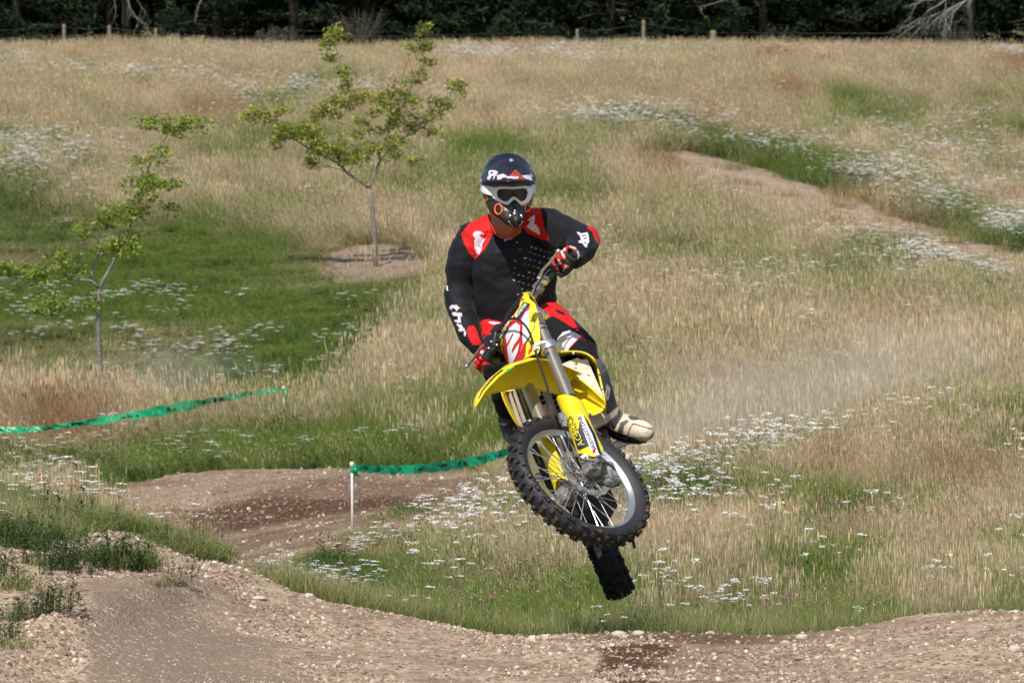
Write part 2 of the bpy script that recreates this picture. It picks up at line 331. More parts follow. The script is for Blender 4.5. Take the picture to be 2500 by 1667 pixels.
def zones(x, y, z):
    u = 1250 + FPX * x / np.maximum(y, 12); _, r = proj_np(np.stack([x, y, z], 1)); uc = np.clip(u, 5, 2490)
    u2 = uc + (fbm(x * 3, y, 1.2, 21) - .5) * 60; r2 = r + (fbm(x * 3, y, 1.2, 22) - .5) * 26
    nr = y < 47
    h0 = np.where(nr, look(hgtn, u2, r2), look(hgt, u2, r2)); r2 = r2 - .55 * h0 * FPX / np.maximum(y, 20)
    d = np.where(nr, look(dryn, u2, r2), look(dry, u2, r2)); h = np.where(nr, look(hgtn, u2, r2), look(hgt, u2, r2))
    ya = np.where(nr, look(yarn, u2, r2), look(yar, u2, r2)); lu = np.where(nr, look(lushn, u2, r2), look(lush, u2, r2))
    so = np.where(nr, 0, look(soil, u2, r2)); rd = np.where(nr, look(redn, u2, r2), 0)
    h = np.where(nr & (y > 31), h * np.clip((u - np.interp(y, [28, 33, 36, 40, 43, 45.5, 47], [560, 620, 680, 800, 900, 985, 1240])) / 400, .25, 1), h)
    # bare ground: foreground dirt and track
    bx = fbm(x, y, .8, 31) - .5; edge = 24.9 + bx * 1.2 + 6 * np.exp(-((u - 558) / 72) ** 4)
    front = np.clip((edge - y) / .15, 0, 1)
    mound = (u < 478 + bx * 50) & (y < 30)
    lim = np.interp(u, [0, 100, 200, 330, 430, 520], [24.1, 24.5, 25.5, 25.6, 25.0, 24.6]) + bx * 1.6
    front = np.where(mound, np.clip((lim - y) / .2, 0, 1), front)
    so = np.maximum(so, (((u - 915) / 142) ** 2 + ((y - 88.1) / 4.0) ** 2 < 1) * 1.)
    h = np.where((y > 78) & (y < 85) & (u > 740) & (u < 1080), h * .6, h)
    h = h * np.where(mound, 1, 1); d = np.where(mound, .14, d); h = np.where(mound, np.interp(u, [0, 200, 480], [.10, .05, .03]), h); ya = np.where(mound, np.where(u < 150, .09, .04), ya); lu = np.where(mound, .5, lu)
    # weeds scattered over the left mound's dirt
    wd = np.zeros_like(d)
    for (wx, wr, sx, sr) in [(150, 1385, 70, 22), (240, 1370, 60, 26), (310, 1385, 50, 20), (60, 1340, 80, 20), (5, 1560, 25, 50), (5, 1425, 14, 20), (95, 1505, 35, 25), (400, 1425, 26, 8), (150, 1510, 25, 25)]:
        wd = np.maximum(wd, np.exp(-((u - wx) / sx) ** 2 - ((r - wr) / sr) ** 2) * (y < 26))
    wd = wd * (fbm(x, y, .25, 44) > .42)
    sf = soil_far(u, y); sf = np.clip(sf * 1.5 - (fbm(x, y, .6, 55) > .62) * .2, 0, 1)
    so = np.maximum(np.maximum(so, front), sf)
    return dict(u=u, r=r, dry=d, h=h, yar=ya, h0=h0, lush=lu, soil=so, weed=wd, red=rd, front=front, sf=sf)
# ground mesh
us = np.concatenate([np.arange(-260, 2761, 10)]); xo = np.array([.05, .15, .4, .9, 1.8, 4, 8, 16, 32, 64, 130, 300, 700.])
ys = np.concatenate([[-80, -40, -10, 0, 6, 10, 14, 17, 19], np.arange(19.6, 30, .045), np.arange(30, 58, .14), np.geomspace(58, 175, 190), [180, 190, 210, 260, 350, 600, 1000, 1500]])
rowsX = []
for y in ys:
    xi = (us - 1250) / FPX * max(y, 12); rowsX.append(np.concatenate([xi[0] - xo[::-1], xi, xi[-1] + xo]))
X = np.array(rowsX); Y = np.repeat(ys[:, None], X.shape[1], 1); nR, nC = X.shape
Z = ground_z(X.ravel(), Y.ravel()); zn = zones(X.ravel(), Y.ravel(), Z)
me = bpy.data.meshes.new('ground'); V = np.stack([X.ravel(), Y.ravel(), Z], 1)
me.vertices.add(nR * nC); me.vertices.foreach_set('co', V.ravel())
i = np.arange((nR - 1) * (nC - 1)); a = (i // (nC - 1)) * nC + i % (nC - 1); F = np.stack([a, a + 1, a + nC + 1, a + nC], 1)
me.loops.add(F.size); me.loops.foreach_set('vertex_index', F.ravel()); me.polygons.add(len(F)); me.polygons.foreach_set('loop_start', np.arange(len(F)) * 4)
me.polygons.foreach_set('use_smooth', np.ones(len(F), bool))
me.update(calc_edges=True)
u, r, yv = zn['u'], zn['r'], Y.ravel(); xv = X.ravel()
# damp earth: dark patch by the crest, wheel-cut trough of the track; tread: the fine-gravel wheel lane
n1 = fbm(xv, yv, .3, 71) - .5; n2 = fbm(xv, yv, 1.1, 72) - .5
def sm(v): v = np.clip(v, 0, 1); return v * v * (3 - 2 * v)
def tread_mask(u, r, y, n1): return sm((u - 195 - n1 * 60 + (r - 1500) * .05) / 30) * sm((700 + n1 * 160 + (r - 1500) * 1.1 - u) / 260) * (y < 25.2) * sm((r - 1395 - n1 * 30) / 40)
damp = sm((u - 1452 - n1 * 60) / 14) * sm((1660 - u + n1 * 160) / 90) * sm((r - 1545) / 14) * (yv < 25)
damp = np.maximum(damp, .85 * sm((u - 1300) / 300) * sm((2250 - u) / 500) * sm((1582 + n1 * 70 - r) / 22) * (yv < 25) * (yv > 22))
damp = np.maximum(damp, .5 * sm((u - 1450) / 40) * sm((2000 - u) / 300) * sm(n2 * 6) * (yv < 25))
tr = (yv > 28) & (yv < 56)
c0 = np.interp(u, [450, 490, 650, 800, 950, 1260], [1282, 1275, 1250, 1236, 1227, 1215]); wdt = np.interp(u, [450, 650, 800, 950, 1260], [22, 27, 16, 9, 8])
damp = np.where(tr, sm(2.0 - np.abs(r + n1 * 14 - c0) / wdt) * sm((u - 420 - n1 * 80) / 60), damp)
damp = np.maximum(damp, np.where(tr, .3 + .4 * sm(n2 * 5 + .3), 0))
tread = tread_mask(u, r, yv, n1)
at = me.color_attributes.new('zone', 'FLOAT_COLOR', 'POINT')
at.data.foreach_set('color', np.stack([zn['soil'], damp, tread, np.clip(zn['dry'], 0, 1)], 1).ravel())
gm = bpy.data.materials.new('ground'); gm.use_nodes = True; t = gm.node_tree; N = t.nodes; L = t.links; b = N['Principled BSDF']
b.inputs['Roughness'].default_value = .95; b.inputs['Specular IOR Level'].default_value = .15
def node(k, **kw):
    n = N.new(k)
    for a_, v_ in kw.items(): setattr(n, a_, v_)
    return n
def cmix(f, a_, b_):
    n = node('ShaderNodeMix', data_type='RGBA')
    for s_, v_ in ((0, f), (6, a_), (7, b_)):
        if isinstance(v_, (tuple, float, int)): n.inputs[s_].default_value = (*v_, 1) if isinstance(v_, tuple) else v_
        else: L.new(v_, n.inputs[s_])
    return n.outputs[2]
def rng(v, a_, b_, c_=0., d_=1.):
    n = node('ShaderNodeMapRange'); L.new(v, n.inputs[0])
    for k_, q_ in zip((1, 2, 3, 4), (a_, b_, c_, d_)): n.inputs[k_].default_value = q_
    return n.outputs[0]
tc = node('ShaderNodeTexCoord'); ca = node('ShaderNodeVertexColor', layer_name='zone'); sp = node('ShaderNodeSeparateColor'); L.new(ca.outputs[0], sp.inputs[0])
def nz(scale, det=6, rough=.6):
    n = node('ShaderNodeTexNoise'); n.inputs['Scale'].default_value = scale; n.inputs['Detail'].default_value = det; n.inputs['Roughness'].default_value = rough; L.new(tc.outputs['Object'], n.inputs['Vector']); return n.outputs[0]
vor = node('ShaderNodeTexVoronoi'); vor.inputs['Scale'].default_value = 55; L.new(tc.outputs['Object'], vor.inputs['Vector'])
vs = node('ShaderNodeSeparateColor'); L.new(vor.outputs['Color'], vs.inputs[0])
fine = nz(160, 5, .7); med = nz(14, 6, .65); big = nz(2.2, 5, .6)
pale_c = cmix(rng(med, .35, .65), (.285, .19, .12), (.50, .385, .28))
pale_c = cmix(rng(vs.outputs[0], .72, .95), pale_c, (.52, .43, .335))
pale_c = cmix(rng(vs.outputs[1], .80, .95), pale_c, (.14, .09, .058))
pale_c = cmix(rng(big, .48, .62, 0, .5), pale_c, (.20, .13, .085))
tread_c = cmix(rng(fine, .3, .7), (.185, .132, .092), (.32, .238, .175))
tread_c = cmix(rng(vs.outputs[0], .93, .97), tread_c, (.42, .34, .265))
damp_c = cmix(rng(nz(40), .35, .65), (.065, .031, .016), (.13, .068, .038)); damp_c = cmix(rng(vs.outputs[2], .93, .97), damp_c, (.36, .29, .23))
so_c = cmix(sp.outputs[2], pale_c, tread_c); so_c = cmix(sp.outputs[1], so_c, damp_c)
gr_c = cmix(rng(nz(3.), .35, .65), (.07, .085, .03), (.17, .14, .07))
L.new(cmix(sp.outputs[0], gr_c, so_c), b.inputs['Base Color'])
bp = node('ShaderNodeBump'); bp.inputs['Strength'].default_value = .45; bp.inputs['Distance'].default_value = .02
ad = node('ShaderNodeMath', operation='ADD'); L.new(rng(vor.outputs['Distance'], 0, .6, 1, 0), ad.inputs[0]); L.new(med, ad.inputs[1]); L.new(ad.outputs[0], bp.inputs['Height']); L.new(bp.outputs[0], b.inputs['Normal'])
me.materials.append(gm); ground = link(bpy.data.objects.new('ground', me)); tag(ground, kind='structure')
# ------------------------------------------------------------------ grass, flowers, gravel as instanced stuff
rs = np.random.RandomState(7); random.seed(11)
def grass_mat(name, lo_g, hi_g, lo_d, hi_d, trans=.35):
    m = bpy.data.materials.new(name); m.use_nodes = True; t = m.node_tree; N = t.nodes; L = t.links; b = N['Principled BSDF']; o = N['Material Output']
    b.inputs['Roughness'].default_value = .75; b.inputs['Specular IOR Level'].default_value = .25
    tip = N.new('ShaderNodeAttribute'); tip.attribute_name = 'tip'
    dr = N.new('ShaderNodeAttribute'); dr.attribute_name = 'dry'; dr.attribute_type = 'INSTANCER'
    rn = N.new('ShaderNodeAttribute'); rn.attribute_name = 'rnd'; rn.attribute_type = 'INSTANCER'
    sp = N.new('ShaderNodeSeparateColor'); L.new(tip.outputs['Color'], sp.inputs[0])
    def mx(f, a, b_):
        n = N.new('ShaderNodeMix'); n.data_type = 'RGBA'
        for s, v in ((0, f), (6, a), (7, b_)):
            if isinstance(v, tuple): n.inputs[s].default_value = (*v, 1)
            else: L.new(v, n.inputs[s])
        return n.outputs[2]
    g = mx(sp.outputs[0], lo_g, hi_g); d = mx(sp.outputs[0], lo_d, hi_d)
    # each blade leans to green or straw; the patch's dryness shifts the threshold
    ma = N.new('ShaderNodeMath'); ma.operation = 'SUBTRACT'; L.new(dr.outputs['Fac'], ma.inputs[0]); L.new(sp.outputs[1], ma.inputs[1])
    mr = N.new('ShaderNodeMapRange'); mr.inputs[1].default_value = -.25; mr.inputs[2].default_value = .25; L.new(ma.outputs[0], mr.inputs[0])
    c = mx(mr.outputs[0], g, d)
    rd = N.new('ShaderNodeMapRange'); rd.inputs[1].default_value = 1.1; rd.inputs[2].default_value = 1.5; rd.inputs[4].default_value = .8; L.new(dr.outputs['Fac'], rd.inputs[0])
    c = mx(rd.outputs[0], c, (.38, .215, .10))
    br = N.new('ShaderNodeMapRange'); br.inputs[3].default_value = .72; br.inputs[4].default_value = 1.28; L.new(rn.outputs['Fac'], br.inputs[0])
    b2 = N.new('ShaderNodeMapRange'); b2.inputs[3].default_value = .5; b2.inputs[4].default_value = 1.4; L.new(sp.outputs[2], b2.inputs[0])
    mu = N.new('ShaderNodeMath'); mu.operation = 'MULTIPLY'; L.new(br.outputs[0], mu.inputs[0]); L.new(b2.outputs[0], mu.inputs[1])
    vm = N.new('ShaderNodeVectorMath'); vm.operation = 'SCALE'; L.new(c, vm.inputs[0]); L.new(mu.outputs[0], vm.inputs['Scale'])
    L.new(vm.outputs[0], b.inputs['Base Color'])
    tr = N.new('ShaderNodeBsdfTranslucent'); L.new(vm.outputs[0], tr.inputs[0]); ms = N.new('ShaderNodeMixShader'); ms.inputs[0].default_value = trans
    L.new(b.outputs[0], ms.inputs[1]); L.new(tr.outputs[0], ms.inputs[2]); L.new(ms.outputs[0], o.inputs[0]); return m
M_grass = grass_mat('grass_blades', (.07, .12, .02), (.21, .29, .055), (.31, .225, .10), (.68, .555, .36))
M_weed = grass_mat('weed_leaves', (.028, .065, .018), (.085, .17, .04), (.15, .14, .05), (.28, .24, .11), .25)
M_white = mat('yarrow_heads', (.84, .82, .80), .8, namt=.12, nscale=30, trans=.2)
M_pinkw = mat('pale_pink_heads', (.62, .42, .50), .8, trans=.2)
M_pink = mat('clover_heads', (.42, .12, .22), .8)
M_yel = mat('yellow_heads', (.65, .45, .04), .8)
class Blades:
    def __init__(s): s.V = []; s.F = []; s.C = []; s.M = []
    def blade(s, x, y, h, w, lean, az, seg=3, rnd=None, m=0, z0=0, curve=1.7):
        """a bent tapering ribbon"""
        n = len(s.V); dx, dy = math.cos(az), math.sin(az); fa = random.uniform(0, 6.28); wx, wy = math.cos(fa), math.sin(fa)
        g = random.random() if rnd is None else rnd; q = random.random()
        for k in range(seg + 1):
            t = k / seg; l = lean * t ** curve; ww = w * (1 - t) ** .6 if k < seg else 0
            px, py, pz = x + dx * l, y + dy * l, z0 + h * t * (1 - .25 * abs(lean) / max(h, .01) * t)
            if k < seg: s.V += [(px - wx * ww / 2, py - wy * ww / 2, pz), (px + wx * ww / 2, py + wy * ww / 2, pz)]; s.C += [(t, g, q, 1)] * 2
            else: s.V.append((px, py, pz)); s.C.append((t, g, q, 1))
        for k in range(seg - 1):
            a = n + 2 * k; s.F.append((a, a + 1, a + 3, a + 2)); s.M.append(m)
        a = n + 2 * (seg - 1); s.F.append((a, a + 1, a + 2)); s.M.append(m); return px, py, pz
    def diam(s, x, y, z, rx, rz, m=0, rnd=.0, lean=0, az=0):
        """seed head / flower knob: 4-sided spindle"""
        n = len(s.V); q = random.random(); fa = random.uniform(0, 1.57)
        s.V += [(x, y, z - rz)] + [(x + rx * math.cos(fa + k * 1.571), y + rx * math.sin(fa + k * 1.571), z) for k in range(4)] + [(x + math.cos(az) * lean, y + math.sin(az) * lean, z + rz)]
        s.C += [(1, rnd, q, 1)] * 6
        for k in range(4): s.F += [(n, n + 1 + (k + 1) % 4, n + 1 + k), (n + 5, n + 1 + k, n + 1 + (k + 1) % 4)]; s.M += [m, m]
    def disc(s, x, y, z, r, m, tx=0, ty=0, n=5):
        k0 = len(s.V); q = random.random(); s.V.append((x, y, z + r * .3)); s.C.append((1, 0, q, 1)); a0 = random.random() * 6
        for k in range(n):
            a = a0 + 6.283 * k / n; rr = r * random.uniform(.7, 1.15); s.V.append((x + math.cos(a) * rr, y + math.sin(a) * rr, z + tx * math.cos(a) * rr + ty * math.sin(a) * rr)); s.C.append((1, 0, q, 1))
        for k in range(n): s.F.append((k0, k0 + 1 + k, k0 + 1 + (k + 1) % n)); s.M.append(m)
    def build(s, name, mats):
        me = bpy.data.meshes.new(name); me.from_pydata(s.V, [], s.F); [me.materials.append(m) for m in mats]
        me.polygons.foreach_set('material_index', s.M); a = me.color_attributes.new('tip', 'FLOAT_COLOR', 'POINT'); a.data.foreach_set('color', np.array(s.C, np.float32).ravel())
        me.update(); return bpy.data.objects.new(name, me)
U = random.uniform
def v_short(w=.005):
    b = Blades()
    for _ in range(150):
        x, y = U(-.28, .28), U(-.28, .28); h = U(.08, .2) * (1 if random.random() < .85 else 1.5); b.blade(x, y, h, w * U(.7, 1.3), h * U(.2, 1.1), U(0, 6.28), 3)
    for _ in range(8): x, y = U(-.28, .28), U(-.28, .28); b.blade(x, y, U(.2, .34), w * .5, U(.02, .08), U(0, 6.28), 2, rnd=0)
    return b
def v_tall(w=.005):
    b = Blades()
    for _ in range(60):
        x, y = U(-.25, .25), U(-.25, .25); h = U(.15, .38); b.blade(x, y, h, w * U(.8, 1.4), h * U(.2, .9), U(0, 6.28), 3)
    wind = math.pi
    for _ in range(40):
        x, y = U(-.25, .25), U(-.25, .25); h = U(.36, .95); az = wind + U(-.8, .8); p = b.blade(x, y, h, w * .62, h * U(.06, .5), az, 3, rnd=U(-.25, .8))
        k = U(.03, .08); b.diam(p[0], p[1], p[2] - k * .5, U(.0018, .0038), k, 0, rnd=U(-.25, .8), lean=.012, az=az)
    return b
def v_straw(w=.006):
    b = Blades(); wind = math.pi
    for _ in range(70):
        r = abs(random.gauss(0, .13)); a = U(0, 6.28); x, y = r * math.cos(a), r * math.sin(a); h = U(.55, 1.0); az = a if random.random() < .4 else wind + U(-.5, .5)
        p = b.blade(x, y, h, w * .7, h * U(.05, .3), az, 3, rnd=-.6)
        if random.random() < .7: b.diam(p[0], p[1], p[2] - .04, U(.003, .006), U(.06, .11), 0, rnd=-.7)
    for _ in range(40):
        r = U(0, .2); a = U(0, 6.28); h = U(.2, .5); b.blade(r * math.cos(a), r * math.sin(a), h, w * 1.3, h * U(.3, 1), a, 3, rnd=U(-.3, .5))
    return b
def v_weed():
    b = Blades()
    for _ in range(14):
        x, y = U(-.2, .2), U(-.2, .2); h = U(.15, .4); az = U(0, 6.28); b.blade(x, y, h, .006, h * .2, az, 2)
        for k in range(14):
            t = U(.15, 1); b.blade(x + math.cos(az) * h * .2 * t ** 1.7, y + math.sin(az) * h * .2 * t ** 1.7, U(-.01, .05), U(.012, .026), U(.03, .09), U(0, 6.28), 2, z0=h * t, curve=1)
    return b
def v_yarrow(n=6, pink=.06, hh=(.34, .62)):
    b = Blades()
    for _ in range(n):
        x, y = U(-.22, .22), U(-.22, .22); h = U(*hh); az = U(0, 6.28); l = h * U(0, .2); p = b.blade(x, y, h, .006, l, az, 2, rnd=.9)
        R_ = U(.026, .055); pm = 2 if random.random() < pink else 1
        for k in range(random.randint(12, 20)):
            a = U(0, 6.28); r = R_ * math.sqrt(random.random()); b.disc(p[0] + r * math.cos(a), p[1] + r * math.sin(a), p[2] + U(-.006, .006) - r * r * 3, U(.008, .016), pm, U(-.3, .3), U(-.3, .3))
        for k in range(12):
            t = U(.05, .8); b.blade(x + math.cos(az) * l * t, y + math.sin(az) * l * t, U(.01, .06), U(.008, .016), U(.04, .09), U(0, 6.28), 2, z0=h * t, curve=1, rnd=.8)
    return b
def v_clover():
    b = v_weed()
    for _ in range(5):
        x, y = U(-.2, .2), U(-.2, .2); h = U(.2, .42); p = b.blade(x, y, h, .004, U(0, .06), U(0, 6.28), 2)
        b.diam(p[0], p[1], p[2], .014, .014, 1); b.diam(p[0], p[1], p[2], .011, .012, 1)
    if random.random() < .4:
        p = b.blade(0, 0, .4, .004, .02, 1, 2); b.disc(p[0], p[1], p[2], .02, 2)
    return b
def scatter_obj(name, pts, scl, rot, dryv, variants, tilt=None):
    c = bpy.data.collections.new(name + '_variants')
    for v in variants: c.objects.link(v)
    me = bpy.data.meshes.new(name); n = len(pts); me.vertices.add(n); me.vertices.foreach_set('co', np.asarray(pts, np.float32).ravel())
    def att(nm, vals, typ='FLOAT'):
        a = me.attributes.new(nm, typ, 'POINT'); a.data.foreach_set('vector' if typ == 'FLOAT_VECTOR' else 'value', np.asarray(vals, np.float32 if typ != 'INT' else np.int32).ravel())
    rv = np.zeros((n, 3)); rv[:, 2] = rot
    if tilt is not None: rv[:, :2] = tilt
    s3 = np.asarray(scl); s3 = s3 if s3.ndim == 2 else np.repeat(s3[:, None], 3, 1)
    att('rot', rv, 'FLOAT_VECTOR'); att('scl', s3, 'FLOAT_VECTOR'); att('dry', dryv); att('rnd', rs.rand(n)); att('pick', rs.randint(0, len(variants), n), 'INT')
    o = link(bpy.data.objects.new(name, me)); g = bpy.data.node_groups.new(name, 'GeometryNodeTree')
    g.interface.new_socket('Geometry', in_out='INPUT', socket_type='NodeSocketGeometry'); g.interface.new_socket('Geometry', in_out='OUTPUT', socket_type='NodeSocketGeometry')
    N = g.nodes; L = g.links; gi = N.new('NodeGroupInput'); go = N.new('NodeGroupOutput'); ip = N.new('GeometryNodeInstanceOnPoints'); ci = N.new('GeometryNodeCollectionInfo')
    ci.inputs['Collection'].default_value = c; ci.inputs['Separate Children'].default_value = True; ci.inputs['Reset Children'].default_value = True
    m2p = N.new('GeometryNodeMeshToPoints'); L.new(gi.outputs[0], m2p.inputs[0]); L.new(m2p.outputs[0], ip.inputs['Points'])
    L.new(ci.outputs[0], ip.inputs['Instance']); ip.inputs['Pick Instance'].default_value = True
    def na(nm, typ, sock):
        a = N.new('GeometryNodeInputNamedAttribute'); a.data_type = typ; a.inputs[0].default_value = nm; L.new(a.outputs[0], sock)
    na('pick', 'INT', ip.inputs['Instance Index']); na('scl', 'FLOAT_VECTOR', ip.inputs['Scale'])
    na('rot', 'FLOAT_VECTOR', ip.inputs['Rotation'])
    L.new(ip.outputs[0], go.inputs[0]); md = o.modifiers.new('scatter', 'NODES'); md.node_group = g
    tag(o, kind='stuff'); return o
def cand(n, y0, y1, power=1.0, ulo=-170, uhi=2670):
    """random ground points: density per m2 falls with distance as y**-power"""
    t = rs.rand(n); e = 2 - power
    y = (y0 ** e + t * (y1 ** e - y0 ** e)) ** (1 / e) if abs(e) > 1e-6 else y0 * (y1 / y0) ** t
    u = ulo + rs.rand(n) * (uhi - ulo); x = (u - 1250) / FPX * y; z = ground_z(x, y); return x, y, z, zones(x, y, z)
def take(c, p):
    k = rs.rand(len(p)) < p; return np.stack([c[0][k], c[1][k], c[2][k]], 1), {q: v[k] for q, v in c[3].items()}
CS = [cand(58000, 24.3, 172, .9), cand(24000, 24.3, 33, .9), cand(30000, 30, 47.5, .6), cand(11000, 24.5, 170, .9, -950, -170), cand(11000, 24.5, 170, .9, 2670, 3450)]
C = tuple(np.concatenate([c_[i] for c_ in CS]) for i in range(3)) + ({k_: np.concatenate([c_[3][k_] for c_ in CS]) for k_ in CS[0][3]},)
Zn = C[3]; uu0 = Zn['u']; grassy = np.maximum((1 - Zn['soil']) * (Zn['soil'] < .5), .03 * (C[1] > 80) * (Zn['soil'] > .5) * (uu0 > 1200))
noiseD = fbm(C[0], C[1] * .4, 1.6, 61) - .5
dr = Zn['dry'] + noiseD * 1.3 + Zn['red'] * .45 * (fbm(C[0], C[1], 1.2, 62) > .35) + np.clip(fbm(C[0] * 1.5, C[1], 3.5, 63) - .58, 0, 1) * 2.2 * (Zn['dry'] > .6)
nb = (C[1] < 47.5) & (C[1] > 29)
g1 = np.clip(fbm(C[0] * 1.4, C[1] * .45, 1.1, 64) - .54, 0, 1); g2 = np.clip(fbm(C[0] * 1.4, C[1] * .45, .9, 65) - .53, 0, 1)
dr = dr + np.where(nb, g1 * 6.5 * (Zn['r'] < 1440) - g2 * 6, 0)
far = C[1] > 56
dr = dr + np.where(far, np.clip(fbm(C[0], C[1] * .25, 2.2, 66) - .56, 0, 1) * 3.5 - np.clip(fbm(C[0], C[1] * .22, 2.6, 67) - .54, 0, 1) * 3.2, 0)
isshort = Zn['h'] < .13
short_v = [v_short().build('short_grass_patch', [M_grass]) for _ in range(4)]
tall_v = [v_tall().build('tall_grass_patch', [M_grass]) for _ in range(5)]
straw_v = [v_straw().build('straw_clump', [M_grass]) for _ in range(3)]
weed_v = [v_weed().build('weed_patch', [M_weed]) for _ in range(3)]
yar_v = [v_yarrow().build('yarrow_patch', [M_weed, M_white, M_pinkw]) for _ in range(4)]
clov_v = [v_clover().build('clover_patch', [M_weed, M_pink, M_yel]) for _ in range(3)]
def put(name, p, variants, sfun, dadd=0., wind=None):
    k = rs.rand(len(p)) < p
    if k.sum() == 0: return
    global kk_
    kk_ = np.where(C[1][k] < 33, .42, np.where(C[1][k] < 47.5, .58, 1.)); pts = np.stack([C[0][k], C[1][k], C[2][k] - .01], 1); n = len(pts); s = sfun(k)
    scatter_obj(name, pts, s, rs.rand(n) * 6.28 if wind is None else rs.normal(size=n) * wind, dr[k] + dadd, variants)
hN = Zn['h'] * (.75 + .5 * fbm(C[0], C[1], .9, 66)); front_lo = np.where(C[1] < 27, .8, 1)
def s3(sx, sz): sx = sx * kk_; return np.stack([sx, sx, sz], 1)
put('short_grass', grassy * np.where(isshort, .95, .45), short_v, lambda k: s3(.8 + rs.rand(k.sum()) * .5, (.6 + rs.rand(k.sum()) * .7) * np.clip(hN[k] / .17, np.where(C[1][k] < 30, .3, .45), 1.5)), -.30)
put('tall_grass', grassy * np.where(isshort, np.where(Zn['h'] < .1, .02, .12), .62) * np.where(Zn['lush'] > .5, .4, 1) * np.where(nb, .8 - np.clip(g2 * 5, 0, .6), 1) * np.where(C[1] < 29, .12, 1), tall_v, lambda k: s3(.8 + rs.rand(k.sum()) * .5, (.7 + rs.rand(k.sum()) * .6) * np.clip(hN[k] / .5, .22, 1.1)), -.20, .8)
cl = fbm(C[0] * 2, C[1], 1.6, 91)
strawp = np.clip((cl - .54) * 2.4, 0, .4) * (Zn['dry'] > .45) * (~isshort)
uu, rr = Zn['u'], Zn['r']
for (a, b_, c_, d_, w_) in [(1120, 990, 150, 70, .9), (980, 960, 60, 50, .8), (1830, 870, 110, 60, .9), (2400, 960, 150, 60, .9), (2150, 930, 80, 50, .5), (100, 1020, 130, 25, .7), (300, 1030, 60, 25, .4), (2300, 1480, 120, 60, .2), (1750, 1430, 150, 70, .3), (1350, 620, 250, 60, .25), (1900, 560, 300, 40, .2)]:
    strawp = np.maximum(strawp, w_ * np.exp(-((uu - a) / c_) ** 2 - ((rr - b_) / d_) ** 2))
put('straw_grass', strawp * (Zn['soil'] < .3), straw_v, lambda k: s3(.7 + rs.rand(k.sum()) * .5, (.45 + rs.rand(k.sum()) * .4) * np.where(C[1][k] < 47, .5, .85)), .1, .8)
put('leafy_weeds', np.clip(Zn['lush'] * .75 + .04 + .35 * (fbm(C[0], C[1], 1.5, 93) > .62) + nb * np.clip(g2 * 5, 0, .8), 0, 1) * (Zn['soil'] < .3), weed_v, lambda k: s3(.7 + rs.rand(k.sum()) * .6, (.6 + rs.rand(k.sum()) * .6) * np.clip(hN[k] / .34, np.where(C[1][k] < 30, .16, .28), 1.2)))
yf = Zn['yar'] * np.clip(fbm(C[0] * 2, C[1], .9, 95) * 3.6 - 1.25, .04, 1.5) * np.where(C[1] > 75, 1.25, np.where(C[1] > 47, .55, np.where(C[1] < 30, .22, np.where(Zn['r'] < 1280, .45, .2)))) + .002
put('yarrow_flowers', yf * (Zn['soil'] < .2) * np.where(C[1] < 33, .45, 1), yar_v, lambda k: s3(.9 + rs.rand(k.sum()) * .4, np.clip(Zn['h'][k] / .36, np.where(C[1][k] < 30, .36, np.where(C[1][k] < 47, np.interp(Zn['h'][k], [.05, .14], [.30, .74]), .46)), .9) * (.8 + rs.rand(k.sum()) * .4)))
cf = (((C[1] < 47) & (C[1] > 30)) * np.clip(fbm(C[0] * 1.5, C[1], 1.3, 97) * 3 - 1.5, 0, .12) * (rr < 1500) * (uu > 1250) + .006) * np.where(C[1] < 30, .12, .6)
put('clover_flowers', cf * (Zn['soil'] < .3), clov_v, lambda k: s3(.7 + rs.rand(k.sum()) * .5, .62 + rs.rand(k.sum()) * .2))
# small weeds rooted in the dirt of the left mound and at the foot of the bank
n = 26000; t_ = rs.rand(n); y = 21 + t_ * 5; u_ = -50 + rs.rand(n) * 640; x = (u_ - 1250) / FPX * y; z = ground_z(x, y); zz = zones(x, y, z)
k = rs.rand(n) < np.clip(zz['weed'] - .3, 0, 1) * .12; kk = np.where(k)[0]
scatter_obj('small_weeds', np.stack([x[kk], y[kk], z[kk]], 1), .22 + rs.rand(len(kk)) * .25, rs.rand(len(kk)) * 6.28, np.full(len(kk), .15), [v_short(.008).build('tuft', [M_grass]), weed_v[0], weed_v[1]])
# gravel
M_st = bpy.data.materials.new('gravel_stone'); M_st.use_nodes = True
t = M_st.node_tree; bb = t.nodes['Principled BSDF']; bb.inputs['Roughness'].default_value = .9
ra = t.nodes.new('ShaderNodeAttribute'); ra.attribute_name = 'rnd'; ra.attribute_type = 'INSTANCER'
cr = t.nodes.new('ShaderNodeValToRGB'); cr.color_ramp.elements[0].color = (.19, .125, .085, 1); cr.color_ramp.elements[1].color = (.66, .58, .49, 1)
e = cr.color_ramp.elements.new(.5); e.color = (.33, .245, .175, 1); e = cr.color_ramp.elements.new(.85); e.color = (.46, .365, .27, 1)
tx = t.nodes.new('ShaderNodeTexNoise'); tx.inputs['Scale'].default_value = 3; tcn = t.nodes.new('ShaderNodeTexCoord'); t.links.new(tcn.outputs['Object'], tx.inputs['Vector'])
mm = t.nodes.new('ShaderNodeMath'); mm.operation = 'MULTIPLY_ADD'; mm.inputs[1].default_value = .5; t.links.new(tx.outputs[0], mm.inputs[0]); t.links.new(ra.outputs['Fac'], mm.inputs[2])
m3 = t.nodes.new('ShaderNodeMath'); m3.operation = 'SUBTRACT'; m3.inputs[1].default_value = .25; t.links.new(mm.outputs[0], m3.inputs[0])
t.links.new(m3.outputs[0], cr.inputs[0]); t.links.new(cr.outputs[0], bb.inputs['Base Color'])
